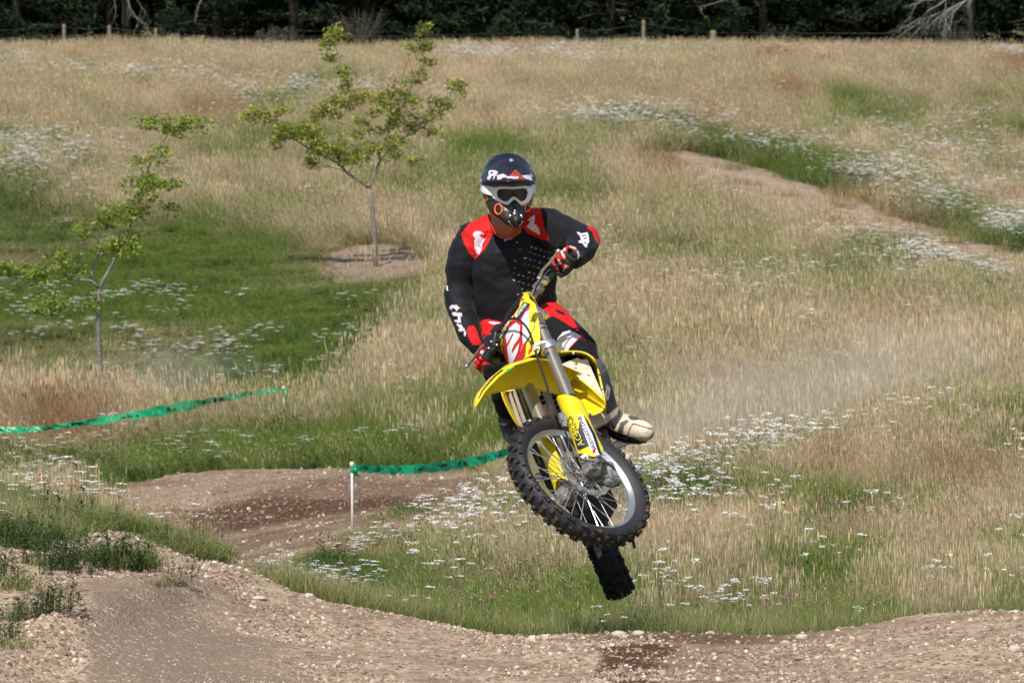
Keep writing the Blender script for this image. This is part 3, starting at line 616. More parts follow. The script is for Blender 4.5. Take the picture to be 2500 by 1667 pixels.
def stone_mesh(name, m, sub=1):
    b = MB(); random.seed(hash(name) % 999 if False else len(name) * 7 + int(U(0, 900)))
    b.ico((0, 0, 0), 1, sub, (U(.8, 1.2), U(.7, 1), U(.5, .8)), jit=.2); me = mesh_from(name, b.V, b.F, m, smooth=False); return bpy.data.objects.new(name, me)
stones_v = [stone_mesh('pebble', M_st) for _ in range(6)]
n = 85000; y = 20.6 + rs.rand(n) * 4.8; u_ = -60 + rs.rand(n) * 2620; x = (u_ - 1250) / FPX * y; z = ground_z(x, y); zz = zones(x, y, z); rr_ = zz['r']
tm = tread_mask(u_, rr_, y, fbm(x, y, .3, 71) - .5)
cl = fbm(x, y, .4, 81)
p = (zz['front'] > .5) * np.clip(cl * 2.8 - 1.05, .05, .8) * (1 - tm * .45)
k = np.where(rs.rand(n) < p)[0]; s = .0035 + .011 * rs.rand(len(k)) ** 3.2; s[tm[k] > .5] *= .5; big_ = rs.rand(len(k)) < .012; s[big_ & (tm[k] < .4)] *= 2.2
scatter_obj('gravel', np.stack([x[k], y[k], z[k] + s * .1], 1), s, rs.rand(len(k)) * 6.28, np.zeros(len(k)), stones_v, tilt=(rs.rand(len(k), 2) - .5) * 1.5)
n = 26000; y = 30 + rs.rand(n) * 25.6; u_ = 200 + rs.rand(n) * 1080; x = (u_ - 1250) / FPX * y; z = ground_z(x, y); zz = zones(x, y, z)
k = np.where(rs.rand(n) < zz['sf'] * np.clip(fbm(x, y, .9, 83) * 2.2 - .9, .03, .7))[0]; s = .006 + .02 * rs.rand(len(k)) ** 4
scatter_obj('track_gravel', np.stack([x[k], y[k], z[k] + s * .2], 1), s, rs.rand(len(k)) * 6.28, np.zeros(len(k)), stones_v, tilt=(rs.rand(len(k), 2) - .5) * 1.5)
# ------------------------------------------------------------------ trees, fence, stakes and tape
def gz(x, y): return float(ground_z(x, y)[0])
def at(px, y, up=0.):
    """point on the ground at photo column px, y metres away"""
    x = (px - 1250) / FPX * y; return Vector((x, y, gz(x, y) + up))
def leaf_mat(name, c0, c1, c2, trans=.3, rough=.5):
    m = bpy.data.materials.new(name); m.use_nodes = True; t = m.node_tree; N = t.nodes; L = t.links; b = N['Principled BSDF']; o = N['Material Output']
    a = N.new('ShaderNodeVertexColor'); a.layer_name = 'tone'; s = N.new('ShaderNodeSeparateColor'); L.new(a.outputs[0], s.inputs[0])
    r = N.new('ShaderNodeValToRGB'); r.color_ramp.elements[0].color = (*c0, 1); r.color_ramp.elements[1].color = (*c2, 1); e = r.color_ramp.elements.new(.5); e.color = (*c1, 1)
    L.new(s.outputs[0], r.inputs[0]); L.new(r.outputs[0], b.inputs['Base Color']); b.inputs['Roughness'].default_value = rough; b.inputs['Specular IOR Level'].default_value = .35
    tr = N.new('ShaderNodeBsdfTranslucent'); L.new(r.outputs[0], tr.inputs[0]); ms = N.new('ShaderNodeMixShader'); ms.inputs[0].default_value = trans
    L.new(b.outputs[0], ms.inputs[1]); L.new(tr.outputs[0], ms.inputs[2]); L.new(ms.outputs[0], o.inputs[0]); return m
def leaves_mesh(name, clusters, size, m, per_m3=None, n_each=None, droop=.2, aspect=.45, noise_=0):
    """leaf-shaped faces spread through ellipsoids (centre, radii); size in m"""
    Cs, Ts, Vv = [], [], []
    for (c, rad, n) in clusters:
        d = rs.normal(size=(n, 3)); d /= np.linalg.norm(d, axis=1)[:, None]; q = rs.rand(n, 1) ** (1 / 2.2)
        Cs.append(np.asarray(c) + d * q * np.asarray(rad)); Ts.append(np.clip(.5 + rs.normal(size=n) * .22 + rs.normal() * .12, 0, 1))
    Cc = np.vstack(Cs); T = np.concatenate(Ts); n = len(Cc)
    ax = rs.normal(size=(n, 3)); ax[:, 2] = ax[:, 2] * .5 - droop; ax /= np.linalg.norm(ax, axis=1)[:, None]
    up = rs.normal(size=(n, 3)) * .7; up[:, 2] += 1; sd_ = np.cross(ax, up); sd_ /= np.linalg.norm(sd_, axis=1)[:, None] + 1e-9; nn = np.cross(sd_, ax)
    L_ = (size * (.6 + rs.rand(n, 1) * .8)); W = L_ * aspect
    tip = Cc + ax * L_ * .5; base = Cc - ax * L_ * .5; l = Cc - sd_ * W * .5 + ax * L_ * .08 + nn * W * .12; r_ = Cc + sd_ * W * .5 + ax * L_ * .08 + nn * W * .12
    Vx = np.stack([base, r_, tip, l], 1).reshape(-1, 3); F = np.arange(4 * n).reshape(-1, 4)
    me = bpy.data.meshes.new(name); me.vertices.add(4 * n); me.vertices.foreach_set('co', Vx.astype(np.float32).ravel()); me.loops.add(4 * n); me.loops.foreach_set('vertex_index', F.ravel())
    me.polygons.add(n); me.polygons.foreach_set('loop_start', np.arange(n) * 4); me.update(calc_edges=True)
    a = me.color_attributes.new('tone', 'FLOAT_COLOR', 'POINT'); tt = np.repeat(T, 4); a.data.foreach_set('color', np.stack([tt, tt, tt, np.ones_like(tt)], 1).astype(np.float32).ravel())
    me.materials.append(m); return me
M_bark = mat('sapling_bark', (.17, .15, .125), .9, namt=.4, nscale=25, bump=.8, bscale=60, dirt=(.36, .36, .33), dscale=22, dthr=.5)
M_bark2 = mat('dark_bark', (.05, .04, .033), .9, namt=.4, nscale=8)
M_leafA = leaf_mat('oak_leaves', (.10, .15, .018), (.26, .35, .04), (.50, .56, .10), .4)
M_leafB = leaf_mat('pale_oak_leaves', (.12, .15, .024), (.32, .36, .055), (.56, .57, .12), .4)
def sapling(label, y, trunkpts, limbs, clusters, r0, lm, oz, sc_, seed, leafsize):
    rs.seed(seed); random.seed(seed)
    bx, by = trunkpts[0]; b0 = at(bx, y, -.03)
    def W(px, py, dy=0.): q = P(px, py, b0.y); k = b0 - P(bx, by, b0.y); return q + k * 0 + Vector((0, dy, 0))
    off = b0 - P(bx, by, y)
    W = lambda px, py, dy=0.: P(px, py, y) + off + Vector((0, dy, 0)) - b0
    root = empty('oak_sapling', b0, label, 'young tree', 'young oak trees on the meadow')
    t = MB(); pts = [W(*p, 0) for p in trunkpts]; t.tube(pts, [r0 * (1 - .45 * i / (len(pts) - 1)) for i in range(len(pts))], 8); t.obj('trunk', M_bark, root)
    b = MB(); allp = []
    for (pp, ra, dep) in limbs:
        P3 = []
        for i, p in enumerate(pp):
            P3.append(W(p[0], p[1], dep * i / (len(pp) - 1)) + Vector((U(-.01, .01), 0, U(-.01, .01))))
        # finer, slightly crooked polyline
        Q = []
        for i in range(len(P3) - 1):
            for k in range(3): Q.append(P3[i].lerp(P3[i + 1], k / 3) + Vector((U(-1, 1), U(-1, 1), U(-1, 1))) * .012)
        Q.append(P3[-1]); b.tube(Q, [ra * .8 * (1 - .8 * i / (len(Q) - 1)) for i in range(len(Q))], 6); allp += Q
    cl = []
    for (cx_, cy_, rx, ry) in clusters:
        c = W(cx_, cy_); q = min(allp, key=lambda v: (v.x - c.x) ** 2 + (v.z - c.z) ** 2); c.y = q.y + U(-.12, .12)
        b.tube([q, q.lerp(c, .5) + Vector((0, 0, -.02)), c], [.008, .006, .003], 4)
        rx, rz = rx * 1.22 / FPX * y, ry * 1.15 / FPX * y
        for _ in range(7):
            d = Vector((U(-1, 1) * rx, U(-1, 1) * (rx + rz) * .5, U(-1, 1) * rz)) * .85; b.tube([c, c + d * .5 + Vector((0, 0, .01)), c + d], [.004, .003, .002], 3)
        nsub = max(7, int(rx * rz * 640))
        for _ in range(nsub):
            a = U(0, 6.28); q_ = math.sqrt(random.random()) * .85; d = Vector((math.cos(a) * rx * q_, U(-1, 1) * (rx + rz) * .42, math.sin(a) * rz * q_))
            cl.append((tuple(c + d), (.13, .13, .075), random.randint(13, 20)))
    b.obj('branches', M_bark, root)
    me = leaves_mesh('leaves', cl, leafsize, lm); fo = link(bpy.data.objects.new('foliage', me), root); return root
def zz_(pts, s, ox, oy): return [(p[0] / s + ox, p[1] / s + oy) + tuple(v / s for v in p[2:]) for p in pts]
A = lambda pts: zz_(pts, 2.063, 0, 240)
sapling('oak sapling nearer the camera at the far left, its trunk in tall straw grass', 67.5, A([(498, 1500), (500, 1300), (492, 1120), (497, 990), (495, 930)]),
  [(A([(495, 930), (450, 895), (330, 885), (200, 870), (60, 850), (-60, 850)]), .026, -.35), (A([(460, 880), (480, 800), (495, 700), (520, 640)]), .022, .3),
   (A([(497, 930), (530, 870), (560, 820), (600, 740), (650, 610), (700, 470), (740, 330), (800, 230), (840, 160), (900, 110)]), .03, .2),
   (A([(500, 930), (560, 912), (600, 890), (660, 880)]), .009, -.3), (A([(492, 985), (440, 980), (400, 990), (340, 1030), (230, 1010)]), .012, -.4),
   (A([(805, 225), (860, 180), (950, 120)]), .01, .1), (A([(700, 470), (760, 440), (870, 400)]), .01, -.2), (A([(650, 600), (740, 560), (840, 525)]), .009, .2), (A([(495, 700), (440, 650), (400, 640)]), .008, -.2)],
  A([(60, 830, 60, 34), (160, 865, 60, 42), (240, 850, 80, 45), (330, 790, 70, 40), (370, 850, 40, 36), (430, 650, 60, 32), (500, 755, 34, 30), (600, 740, 90, 50), (660, 672, 36, 30), (575, 685, 50, 36), (555, 560, 66, 56), (640, 545, 80, 56), (690, 530, 40, 40), (520, 600, 36, 20),
     (700, 400, 76, 55), (760, 400, 60, 40), (715, 300, 50, 26), (820, 265, 44, 44), (860, 400, 56, 36), (840, 525, 50, 26), (720, 470, 50, 18), (800, 80, 66, 30), (725, 106, 34, 18), (900, 120, 70, 62), (990, 120, 36, 40), (290, 1020, 90, 42), (240, 1010, 60, 40), (470, 1010, 26, 34), (20, 830, 60, 36), (-40, 840, 50, 30)]),
  .036, M_leafA, 0, 0, 5, .056)
Bz = lambda pts: zz_(pts, 2.376, 560, 20)
sapling('oak sapling standing in the ring of bare mulch behind the rider', 87.5, Bz([(850, 1495), (845, 1330), (838, 1230), (828, 1120), (805, 1020)]),
  [(Bz([(805, 1020), (760, 975), (690, 930), (620, 870), (480, 790), (350, 720), (260, 620), (120, 590)]), .03, -.4), (Bz([(805, 1020), (850, 920), (870, 850), (960, 770), (1040, 700), (1130, 660), (1200, 600), (1280, 520), (1350, 450)]), .03, .2),
   (Bz([(870, 850), (865, 740), (800, 640), (740, 520), (690, 420), (650, 300), (600, 180), (620, 100)]), .02, .5), (Bz([(870, 840), (920, 700), (930, 620), (1000, 540), (1060, 420), (1090, 350), (1150, 280)]), .018, -.3),
   (Bz([(1000, 400), (1040, 260), (1100, 180), (1130, 90)]), .008, -.3), (Bz([(820, 640), (660, 640), (540, 620)]), .007, .3), (Bz([(850, 925), (940, 900), (1050, 860)]), .007, -.2), (Bz([(690, 930), (600, 900), (480, 880)]), .01, -.3)],
  Bz([(130, 590, 60, 40), (240, 590, 80, 42), (330, 560, 30, 20), (490, 590, 50, 46), (330, 690, 80, 50), (430, 690, 80, 52), (280, 740, 50, 36), (500, 740, 60, 46), (570, 790, 90, 50), (640, 760, 40, 40), (480, 870, 60, 36), (640, 830, 56, 46), (740, 830, 56, 50), (800, 795, 60, 30), (740, 700, 46, 20), (850, 680, 60, 26), (930, 750, 60, 46),
     (760, 620, 40, 26), (610, 580, 50, 26), (600, 510, 40, 34), (700, 510, 70, 46), (770, 480, 36, 30), (680, 430, 36, 46), (665, 330, 30, 50), (590, 265, 26, 24), (600, 130, 46, 56), (550, 190, 56, 28), (830, 570, 50, 26), (930, 480, 54, 50), (950, 580, 54, 46), (960, 650, 24, 24), (1050, 520, 56, 44), (1060, 640, 76, 50), (1180, 690, 30, 24),
     (1170, 595, 36, 26), (1230, 530, 56, 50), (1290, 440, 36, 36), (1345, 430, 28, 56), (1040, 400, 56, 24), (1095, 340, 36, 36), (1145, 280, 34, 26), (1060, 200, 46, 26), (1130, 195, 30, 30), (1130, 95, 26, 44), (1050, 860, 46, 16), (950, 835, 30, 30), (880, 530, 40, 40), (1000, 460, 40, 26), (540, 560, 30, 20)]),
  .042, M_leafB, 0, 0, 6, .064)
# ring of bare mulch under the second sapling: straw litter
M_mulch = mat('mulch', (.27, .195, .13), .95, namt=.35, nscale=14, bump=.6)
mc = at(915, 87.5); mb = MB(); V = [mc + Vector((0, 0, .035))]; nseg = 40
for k in range(nseg):
    a = k / nseg * 6.283; rr_ = 1 + .12 * math.sin(3 * a + 1) + U(-.06, .06); x, y = mc.x + .02 + math.cos(a) * .80 * rr_, mc.y + .4 + math.sin(a) * 3.6 * rr_; V.append(Vector((x, y, gz(x, y) + .03)))
mb.add(V, [(0, 1 + k, 1 + (k + 1) % nseg) for k in range(nseg)]); mo = mb.obj('mulch_ground', M_mulch); tag(mo, kind='structure')
lit = Blades()
for _ in range(5200):
    a = U(0, 6.28); q = math.sqrt(random.random()) * 1.02; x, y = mc.x + .02 + math.cos(a) * .82 * q, mc.y + .4 + math.sin(a) * 3.7 * q; h = U(.01, .05)
    lit.blade(x, y, h, U(.008, .02), U(.06, .16), U(0, 6.28), 2, z0=gz(x, y) + .03, curve=1)
M_lit = mat('straw_litter', (.34, .26, .18), .9, namt=.3, nscale=3)
lo = link(lit.build('straw_litter', [M_lit])); tag(lo, kind='stuff')
# ---- forest behind the fence
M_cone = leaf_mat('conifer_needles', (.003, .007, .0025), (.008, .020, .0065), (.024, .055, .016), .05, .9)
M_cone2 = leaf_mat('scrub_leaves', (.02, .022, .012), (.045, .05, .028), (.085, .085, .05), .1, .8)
M_twig = mat('bare_twigs', (.10, .085, .07), .9); M_lichen = mat('lichen_branch', (.24, .24, .21), .9, namt=.4, nscale=12)
def crown_mesh(seed, h, r, n, size, base=.3, m=M_cone, open_=1.):
    rs.seed(seed); cl = []
    for _ in range(n):
        t = rs.rand() ** 1.2; z = base + t * (h - base); rr = r * (1 - t) ** .7 * (.85 + rs.rand() * .3); a = rs.rand() * 6.283; q = .45 + .6 * rs.rand()
        cl.append(((math.cos(a) * rr * q, math.sin(a) * rr * q, z - q * .3), (.55, .55, .22), 95))
    return leaves_mesh('conifer_crown', cl, size, m, droop=.35, aspect=.3)
def trunk_mesh(h, r, seed):
    random.seed(seed); b = MB(); b.tube([(0, 0, -.3), (.05, 0, h * .4), (0, .05, h)], [r, r * .7, .03], 8)
    for _ in range(34):
        z = U(.5, h * .6); a = U(0, 6.28); l = U(.8, 2.2); d = Vector((math.cos(a), math.sin(a), U(-.25, .15))); b.tube([(0, 0, z), Vector((0, 0, z)) + d * l * .5, Vector((0, 0, z - .15)) + d * l], [.04, .022, .008], 4)
    return mesh_from('tree_trunk', b.V, b.F, M_bark2)
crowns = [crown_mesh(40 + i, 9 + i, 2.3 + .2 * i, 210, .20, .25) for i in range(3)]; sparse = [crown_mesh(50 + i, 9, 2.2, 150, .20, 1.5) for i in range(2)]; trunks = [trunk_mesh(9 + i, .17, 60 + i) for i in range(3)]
rs.seed(77); random.seed(77)
k = 0
zb = float(TZ[-1].mean())
for row, (yy_, step, off) in enumerate([(174, 2.3, 0), (179, 2.6, 1.1), (186, 3.2, .4)]):
    x = -25 - row * 3 + off
    while x < 25 + row * 3:
        px = 1250 + FPX * x / yy_; full = 930 < px < 1950 or px < 140 or rs.rand() < .25
        o = empty('conifer_tree', (x + U(-.5, .5), yy_ + U(-1.4, 1.4), zb - .1), None, 'tree', 'dark conifers behind the fence', rot=(0, 0, U(0, 6.28)))
        o['label'] = ('dark conifer of the front row at the forest edge, right behind the wire fence', 'dark conifer of the second row, seen between the front trunks', 'dark conifer deep in the shade at the back of the wood')[row]
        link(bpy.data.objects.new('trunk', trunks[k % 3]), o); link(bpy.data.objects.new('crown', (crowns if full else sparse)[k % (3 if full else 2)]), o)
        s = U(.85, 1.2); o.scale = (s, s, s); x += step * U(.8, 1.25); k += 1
# forest undergrowth and grey scrub between the trunks
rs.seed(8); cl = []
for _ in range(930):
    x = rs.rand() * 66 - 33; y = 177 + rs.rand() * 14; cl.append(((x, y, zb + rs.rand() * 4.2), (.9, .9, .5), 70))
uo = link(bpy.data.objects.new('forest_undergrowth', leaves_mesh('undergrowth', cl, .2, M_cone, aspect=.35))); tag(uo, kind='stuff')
for (px, ww, hh, lab) in [(880, 90, 1.5, 'grey-brown bare bush in front of the dark conifers, right of the tall sapling tips'), (690, 60, 1.0, 'small grey-green bush at the forest edge left of the sapling top'), (2330, 60, 1.0, 'low dry bush below the lichen covered branches')]:
    c = at(px, 168.5); w_ = ww / FPX * 168; root = empty('scrub_bush', c, lab, 'bush'); cl = [((rs.normal() * w_ * .45, rs.normal() * .5, hh * (.15 + .75 * rs.rand())), (.28, .3, .2), 40) for _ in range(40)]
    link(bpy.data.objects.new('foliage', leaves_mesh('scrub_leaves', cl, .09, M_cone2, droop=-.3, aspect=.25)), root); b = MB()
    for _ in range(60):
        a = U(0, 6.28); b.tube([(0, 0, -.05), (math.cos(a) * .25, math.sin(a) * .25, hh * .5), (math.cos(a) * w_ * U(.3, 1), math.sin(a) * .6, hh * U(.7, 1.15))], [.02, .012, .003], 3)
    b.obj('stems', M_twig, root)
def bare_branches(label, px, py, y, spans, seed, rr=.035):
    random.seed(seed); o = P(px, py, y); o2 = Vector((o.x, o.y, zb - .1)); root = empty('bare_tree', o2, label, 'tree'); t = MB(); H = o.z - o2.z
    t.tube([(0, 1.6, 0), (0, 1.5, H * .8), (0, 1.2, H + 1.8), (.1, 1.2, H + 4)], [.16, .13, .08, .02], 8); t.obj('trunk', M_bark2, root); b = MB()
    def grow(p, d, l, r, dep):
        Q = [p]
        for _ in range(5): d = (d + Vector((U(-1, 1), U(-1, 1), U(-1, 1))) * .28).normalized(); Q.append(Q[-1] + d * l / 5)
        b.tube(Q, [r * (1 - .13 * i) for i in range(6)], 5)
        if dep:
            for q in Q[1:]:
                if random.random() < .75: grow(q, (d + Vector((U(-1, 1), U(-.6, .6), U(-1.1, .6))) * .9).normalized(), l * U(.3, .6), r * .5, dep - 1)
    for (x0, y0, x1, y1) in spans:
        a, c = P(x0, y0, y) - o2, P(x1, y1, y) - o2; b.tube([Vector((0, 1.3, H + .6)), a], [.06, rr], 6); grow(a, (c - a).normalized(), (c - a).length, rr, 3)
    b.obj('branches', M_lichen, root)
bare_branches('leafless tree whose pale lichened branches hang in at the top right', 2380, 0, 171, [(2430, -20, 2230, 10), (2370, -30, 2180, -20), (2350, -30, 2250, 50), (2390, -20, 2290, 20)], 3, .03)
bare_branches('leafless branch of a tree crossing the top edge above the fence posts', 1800, -10, 171, [(1840, -20, 1740, 12), (1790, -15, 1850, 20)], 4, .022)
bare_branches('dead grey branches reaching into the dark at the top left', 300, -10, 171.5, [(250, -15, 370, 60), (310, -5, 330, 60), (500, -10, 470, 60)], 5, .018)
# ---- fence
M_post = mat('weathered_post', (.22, .19, .15), .9, namt=.3, nscale=12); M_ptop = mat('lichen_top', (.30, .20, .07), .9); M_wire = mat('fence_wire', (.12, .12, .12), .5, metal=.6)
posts = []
for (px, top, w_, lab) in [(-170, 70, 9, None), (157, 60, 9, 'weathered post, leftmost in view, tallest of the left part of the fence'), (271, 63, 9, 'grey fence post second from the left edge'), (380, 70, 9, 'lichen capped fence post third from the left'), (494, 87, 9, 'short leaning fence post left of the sapling top'),
                           (1410, 72, 8, 'pale fence post half hidden behind the white flowers'), (1570, 50, 9, 'tallest fence post against the conifers right of centre'), (1743, 75, 15, 'thick squat tan strainer post right of the tall one'), (2700, 70, 9, None)]:
    y = 163.5; b0 = at(px, y, -.1); tp = P(px, top, y); h = (tp - b0).z; r_ = w_ / 2 / FPX * y; root = empty('fence_post', b0, lab or ('weathered fence post beyond the left edge of the view' if px < 0 else 'weathered fence post beyond the right edge of the view'), 'fence post', 'posts of the wire fence', rot=(0, U(-.04, .04), 0))
    b = MB(); b.tube([(0, 0, 0), (0, 0, h * .5), (0, 0, h - .09)], [r_ * 1.05, r_, r_], 8); b.obj('shaft', M_post, root, auto=40); b = MB(); b.tube([(0, 0, h - .09), (0, 0, h)], [r_ * 1.01, r_ * .85], 8); b.obj('cap', M_ptop if px != 271 else M_post, root, auto=40); posts.append((b0, h))
wr = empty('wire_fence', posts[0][0], 'thin dark wires strung between the fence posts', 'fence wire'); 
for f in (.92, .72, .5):
    b = MB()
    for i in range(len(posts) - 1):
        a, c = posts[i][0] + Vector((0, -.06, posts[i][1] * f)), posts[i + 1][0] + Vector((0, -.06, posts[i + 1][1] * f)); m_ = (a + c) / 2 + Vector((0, 0, -.04)); b.tube([a - posts[0][0], m_ - posts[0][0], c - posts[0][0]], .004, 4)
    b.obj('wire', M_wire, wr)
# ---- marker stakes and green tape
M_stake = mat('white_stake', (.72, .72, .72), .5, namt=.1, nscale=20); M_tape = mat('green_tape', (.015, .46, .20), .35, spec=.6, trans=.35); M_tprint = mat('tape_print', (.01, .012, .01), .5)
def stake(px, y, top_px, label, h_extra=0, lean=0):
    b0 = at(px, y, -.05); tp = P(top_px[0], top_px[1], y); root = empty('marker_stake', b0, label, 'stake', 'white stakes carrying the green tape'); d = tp - b0; b = MB(); b.tube([(0, 0, 0), d * .5, d], .009, 8); b.obj('rod', M_stake, root)
    b = MB(); b.lathe([(.0, .0), (.016, .002), (.017, .03), (.012, .04), (0, .042)], d * 1 - Vector((0, 0, .02)), (0, 0, 1), 10); b.obj('cap', M_stake, root); return tp
t1 = stake(860, 41.3, (859, 1134), 'white marker stake beside the near bend of the dirt track')
t2 = stake(697, 61, (692, 947), 'white marker stake farther off, half hidden in straw grass')
def tape(label, pts, wid, seed, knot=None):
    random.seed(seed); root = empty('barrier_tape', pts[0][0], label, 'barrier tape', 'green plastic tape between the stakes'); o = pts[0][0]
    n = 160; L3 = [p[0] for p in pts]; Q = []; Wd = []
    for i in range(n + 1):
        t = i / n * (len(pts) - 1); k = min(int(t), len(pts) - 2); f = t - k; p0, p1, p2, p3 = L3[max(k - 1, 0)], L3[k], L3[k + 1], L3[min(k + 2, len(L3) - 1)]
        q = p1 + .5 * f * (p2 - p0 + f * (2 * p0 - 5 * p1 + 4 * p2 - p3 + f * (3 * (p1 - p2) + p3 - p0))); Q.append(q); Wd.append(pts[k][1] * (1 - f) + pts[k + 1][1] * f)
    V, F, M = [], [], []
    for i, q in enumerate(Q):
        t = (Q[min(i + 1, n)] - Q[max(i - 1, 0)]).normalized(); tw = .5 * math.sin(i * .11 + seed) + .35 * math.sin(i * .31 + 2); up = Vector((0, math.sin(tw), math.cos(tw))); up = (up - t * up.dot(t)).normalized(); nn = up.cross(t); w_ = Wd[i] / 2 * 1.35 * (1 + .15 * math.sin(i * .7))
        for s in (-1, -.5, 0, .5, 1): V.append(q - o + up * w_ * s + nn * (.006 * math.sin(i * .9 + s * 3) + .004 * (1 - abs(s)) * math.sin(i * .37)))
    for i in range(n):
        for s in range(4):
            a = i * 5 + s; F.append((a, a + 5, a + 6, a + 1)); M.append(1 if (s in (1, 2)) and (i * 7 // 3) % 5 in (1, 4) and random.random() < .55 else 0)
    me = mesh_from('barrier_tape', V, F, [M_tape, M_tprint], M); link(bpy.data.objects.new('ribbon', me), root)
    if knot:
        b = MB(); k = knot - o
        for j in range(4): b.tube([k, k + Vector((U(-.02, .03), U(-.02, .02), -.02)), k + Vector((U(-.01, .05), 0, U(-.07, .02)))], [(.018, .004), (.014, .004), (.008, .003)], 6)
        b.obj('knot', M_tape, root)
T = lambda px, py, y, w: (P(px, py, y), w)
tape('green tape hanging slack from the near stake to behind the front wheel', [T(866, 1140, 41.3, .03), T(900, 1144, 41.4, .045), T(980, 1146, 41.8, .05), T(1080, 1138, 42.3, .055), T(1170, 1122, 42.8, .05), T(1250, 1102, 43.2, .045), T(1420, 1075, 44, .045)], .05, 2, knot=P(862, 1142, 41.25))
tape('long green tape rising from the left edge to the far stake', [T(-120, 1046, 60, .05), T(0, 1049, 60, .055), T(90, 1047, 60, .04), T(150, 1040, 60, .035), T(300, 1018, 60.2, .065), T(450, 992, 60.5, .08), T(570, 968, 60.8, .05), T(650, 955, 61, .035), T(690, 949, 60.95, .03)], .05, 5, knot=P(693, 950, 60.9))
b = MB(); tt = P(696, 952, 60.9); ro = empty('tape_tail', tt, 'loose end of green tape hanging down the far stake', 'tape end'); b.tube([(0, 0, 0), (.01, 0, -.05), (.0, 0, -.1)], [(.02, .004), (.026, .004), (.012, .003)], 6); b.obj('ribbon', M_tape, ro)
# ---- larger stones one can tell apart on the near dirt
M_big = mat('pale_stone', (.50, .43, .35), .9, namt=.2, nscale=9, bump=.8, bscale=30, dirt=(.28, .2, .14), dscale=7, dthr=.56)
for (px, py, w_, h_, lab) in [(1512, 1545, 40, 16, 'long pale stone on the crest just left of the dark damp earth'), (1560, 1544, 34, 14, 'pale flat stone on the crest right beside the long one'), (1737, 1525, 22, 14, 'small upright stone on the crest against the green grass'), (1920, 1567, 26, 12, 'rounded pale stone below the crest, left one of a pair'), (1960, 1555, 34, 14, 'flat pale stone below the crest, right one of a pair'),
                              (2480, 1585, 36, 18, 'large light stone near the right edge of the dirt'), (752, 1447, 30, 12, 'buff stone on the crest in front of the green dip'), (462, 1354, 24, 9, 'flat buff stone where the left mound drops to the track'), (240, 1318, 18, 11, 'round pale stone among rubble on top of the left mound'), (68, 1333, 22, 9, 'whitish flat stone near the left edge of the mound'),
                              (630, 1458, 40, 10, 'wide flat pale stone lying in the middle of the slope'), (1330, 1545, 18, 10, 'little pale stone on the crest under the rear wheel'), (1770, 1540, 20, 9, 'small grey stone a bit right of the upright one'), (2000, 1606, 22, 12, 'pale stone halfway down the slope right of the damp patch')]:
    best = None
    for y in np.arange(20.9, 26, .05):
        x = (px - 1250) / FPX * y; z = gz(x, y); _, r_ = proj((x, y, z))
        if r_ <= py + h_ * .4: best = (x, y, z); break
    x, y, z = best or ((px - 1250) / FPX * 24.2, 24.2, gz((px - 1250) / FPX * 24.2, 24.2)); b = MB(); random.seed(px); b.ico((0, 0, 0), 1, 2, (w_ / 2 / FPX * y, w_ / 2.6 / FPX * y, h_ * .62 / FPX * y), jit=.09)
    o = b.obj('stone', M_big, auto=35); o.location = (x, y, z + h_ * .2 / FPX * y); tag(o, lab, 'stone', 'larger stones on the near dirt')
# ------------------------------------------------------------------ motorcycle
random.seed(3)
cv = lambda v: CM @ Vector(v)
n_ = cv((.519, -.555, .649)).normalized(); f_ = cv((-.302, .591, .747)); f_ = (f_ - n_ * f_.dot(n_)).normalized(); F_ = n_.cross(f_).normalized()
C0 = P(1413, 1175, 25.0)
S = lambda l, u, w: C0 + n_ * l + f_ * u + F_ * w             # steered front end: left, up the fork, forward
Ff = cv((-.055, -.99, .135)).normalized(); Lf = cv((.922, .001, .386)); Lf = (Lf - Ff * Lf.dot(Ff)).normalized(); Uf = Ff.cross(Lf).normalized()
H = S(0, .78, -.07)
B = lambda l, u, w: H + Lf * l + Uf * u + Ff * w              # frame of the bike
M_yel_p = mat('yellow_plastic', (.83, .66, .012), .32, namt=.06, nscale=6, spec=.5, dirt=(.34, .26, .10), dscale=16, dthr=.585, trans=.03)
M_cream = mat('dusty_white_plastic', (.66, .60, .55), .6, namt=.08, nscale=9, dirt=(.45, .38, .31), dscale=11, dthr=.56)
M_rub = mat('tyre_rubber', (.022, .022, .024), .8, namt=.3, nscale=30, dirt=(.20, .115, .07), dscale=22, dthr=.50)
M_side = mat('tyre_sidewall', (.02, .02, .024), .6, namt=.2, nscale=30, dirt=(.07, .055, .045), dscale=14, dthr=.6)
M_alu = mat('aluminium', (.62, .62, .66), .3, metal=.85, namt=.12, nscale=14, dirt=(.35, .29, .24), dscale=20, dthr=.62)
M_alud = mat('dusty_aluminium', (.40, .39, .38), .5, metal=.6, namt=.4, nscale=34, dirt=(.10, .075, .055), dscale=26, dthr=.46)
M_fork = mat('fork_tube', (.50, .45, .36), .28, metal=.8, namt=.08, nscale=8)
M_steel = mat('steel', (.66, .66, .68), .4, metal=.85); M_blk = mat('black_plastic', (.018, .018, .02), .45, namt=.3, nscale=20, dirt=(.08, .065, .05), dscale=12, dthr=.6)
M_hose = mat('black_hose', (.02, .02, .023), .4); M_navy = mat('navy_print', (.02, .022, .06), .4); M_wht = mat('white_print', (.78, .78, .80), .4, dirt=(.5, .42, .35), dscale=14, dthr=.66)
M_red = mat('red_print', (.55, .012, .015), .35); M_grn = mat('green_print', (.03, .50, .10), .4); M_ylp = mat('yellow_print', (.85, .70, .02), .35); M_org = mat('orange_plastic', (.80, .16, .02), .4); M_brown = mat('muddy_metal', (.10, .07, .05), .8, namt=.4, nscale=20)
bike = empty('motocross_bike', B(0, -.5, -.5), 'yellow motocross bike in mid air, front wheel turned, 21 on its red plate', 'motorcycle')
BO = bike.location.copy()
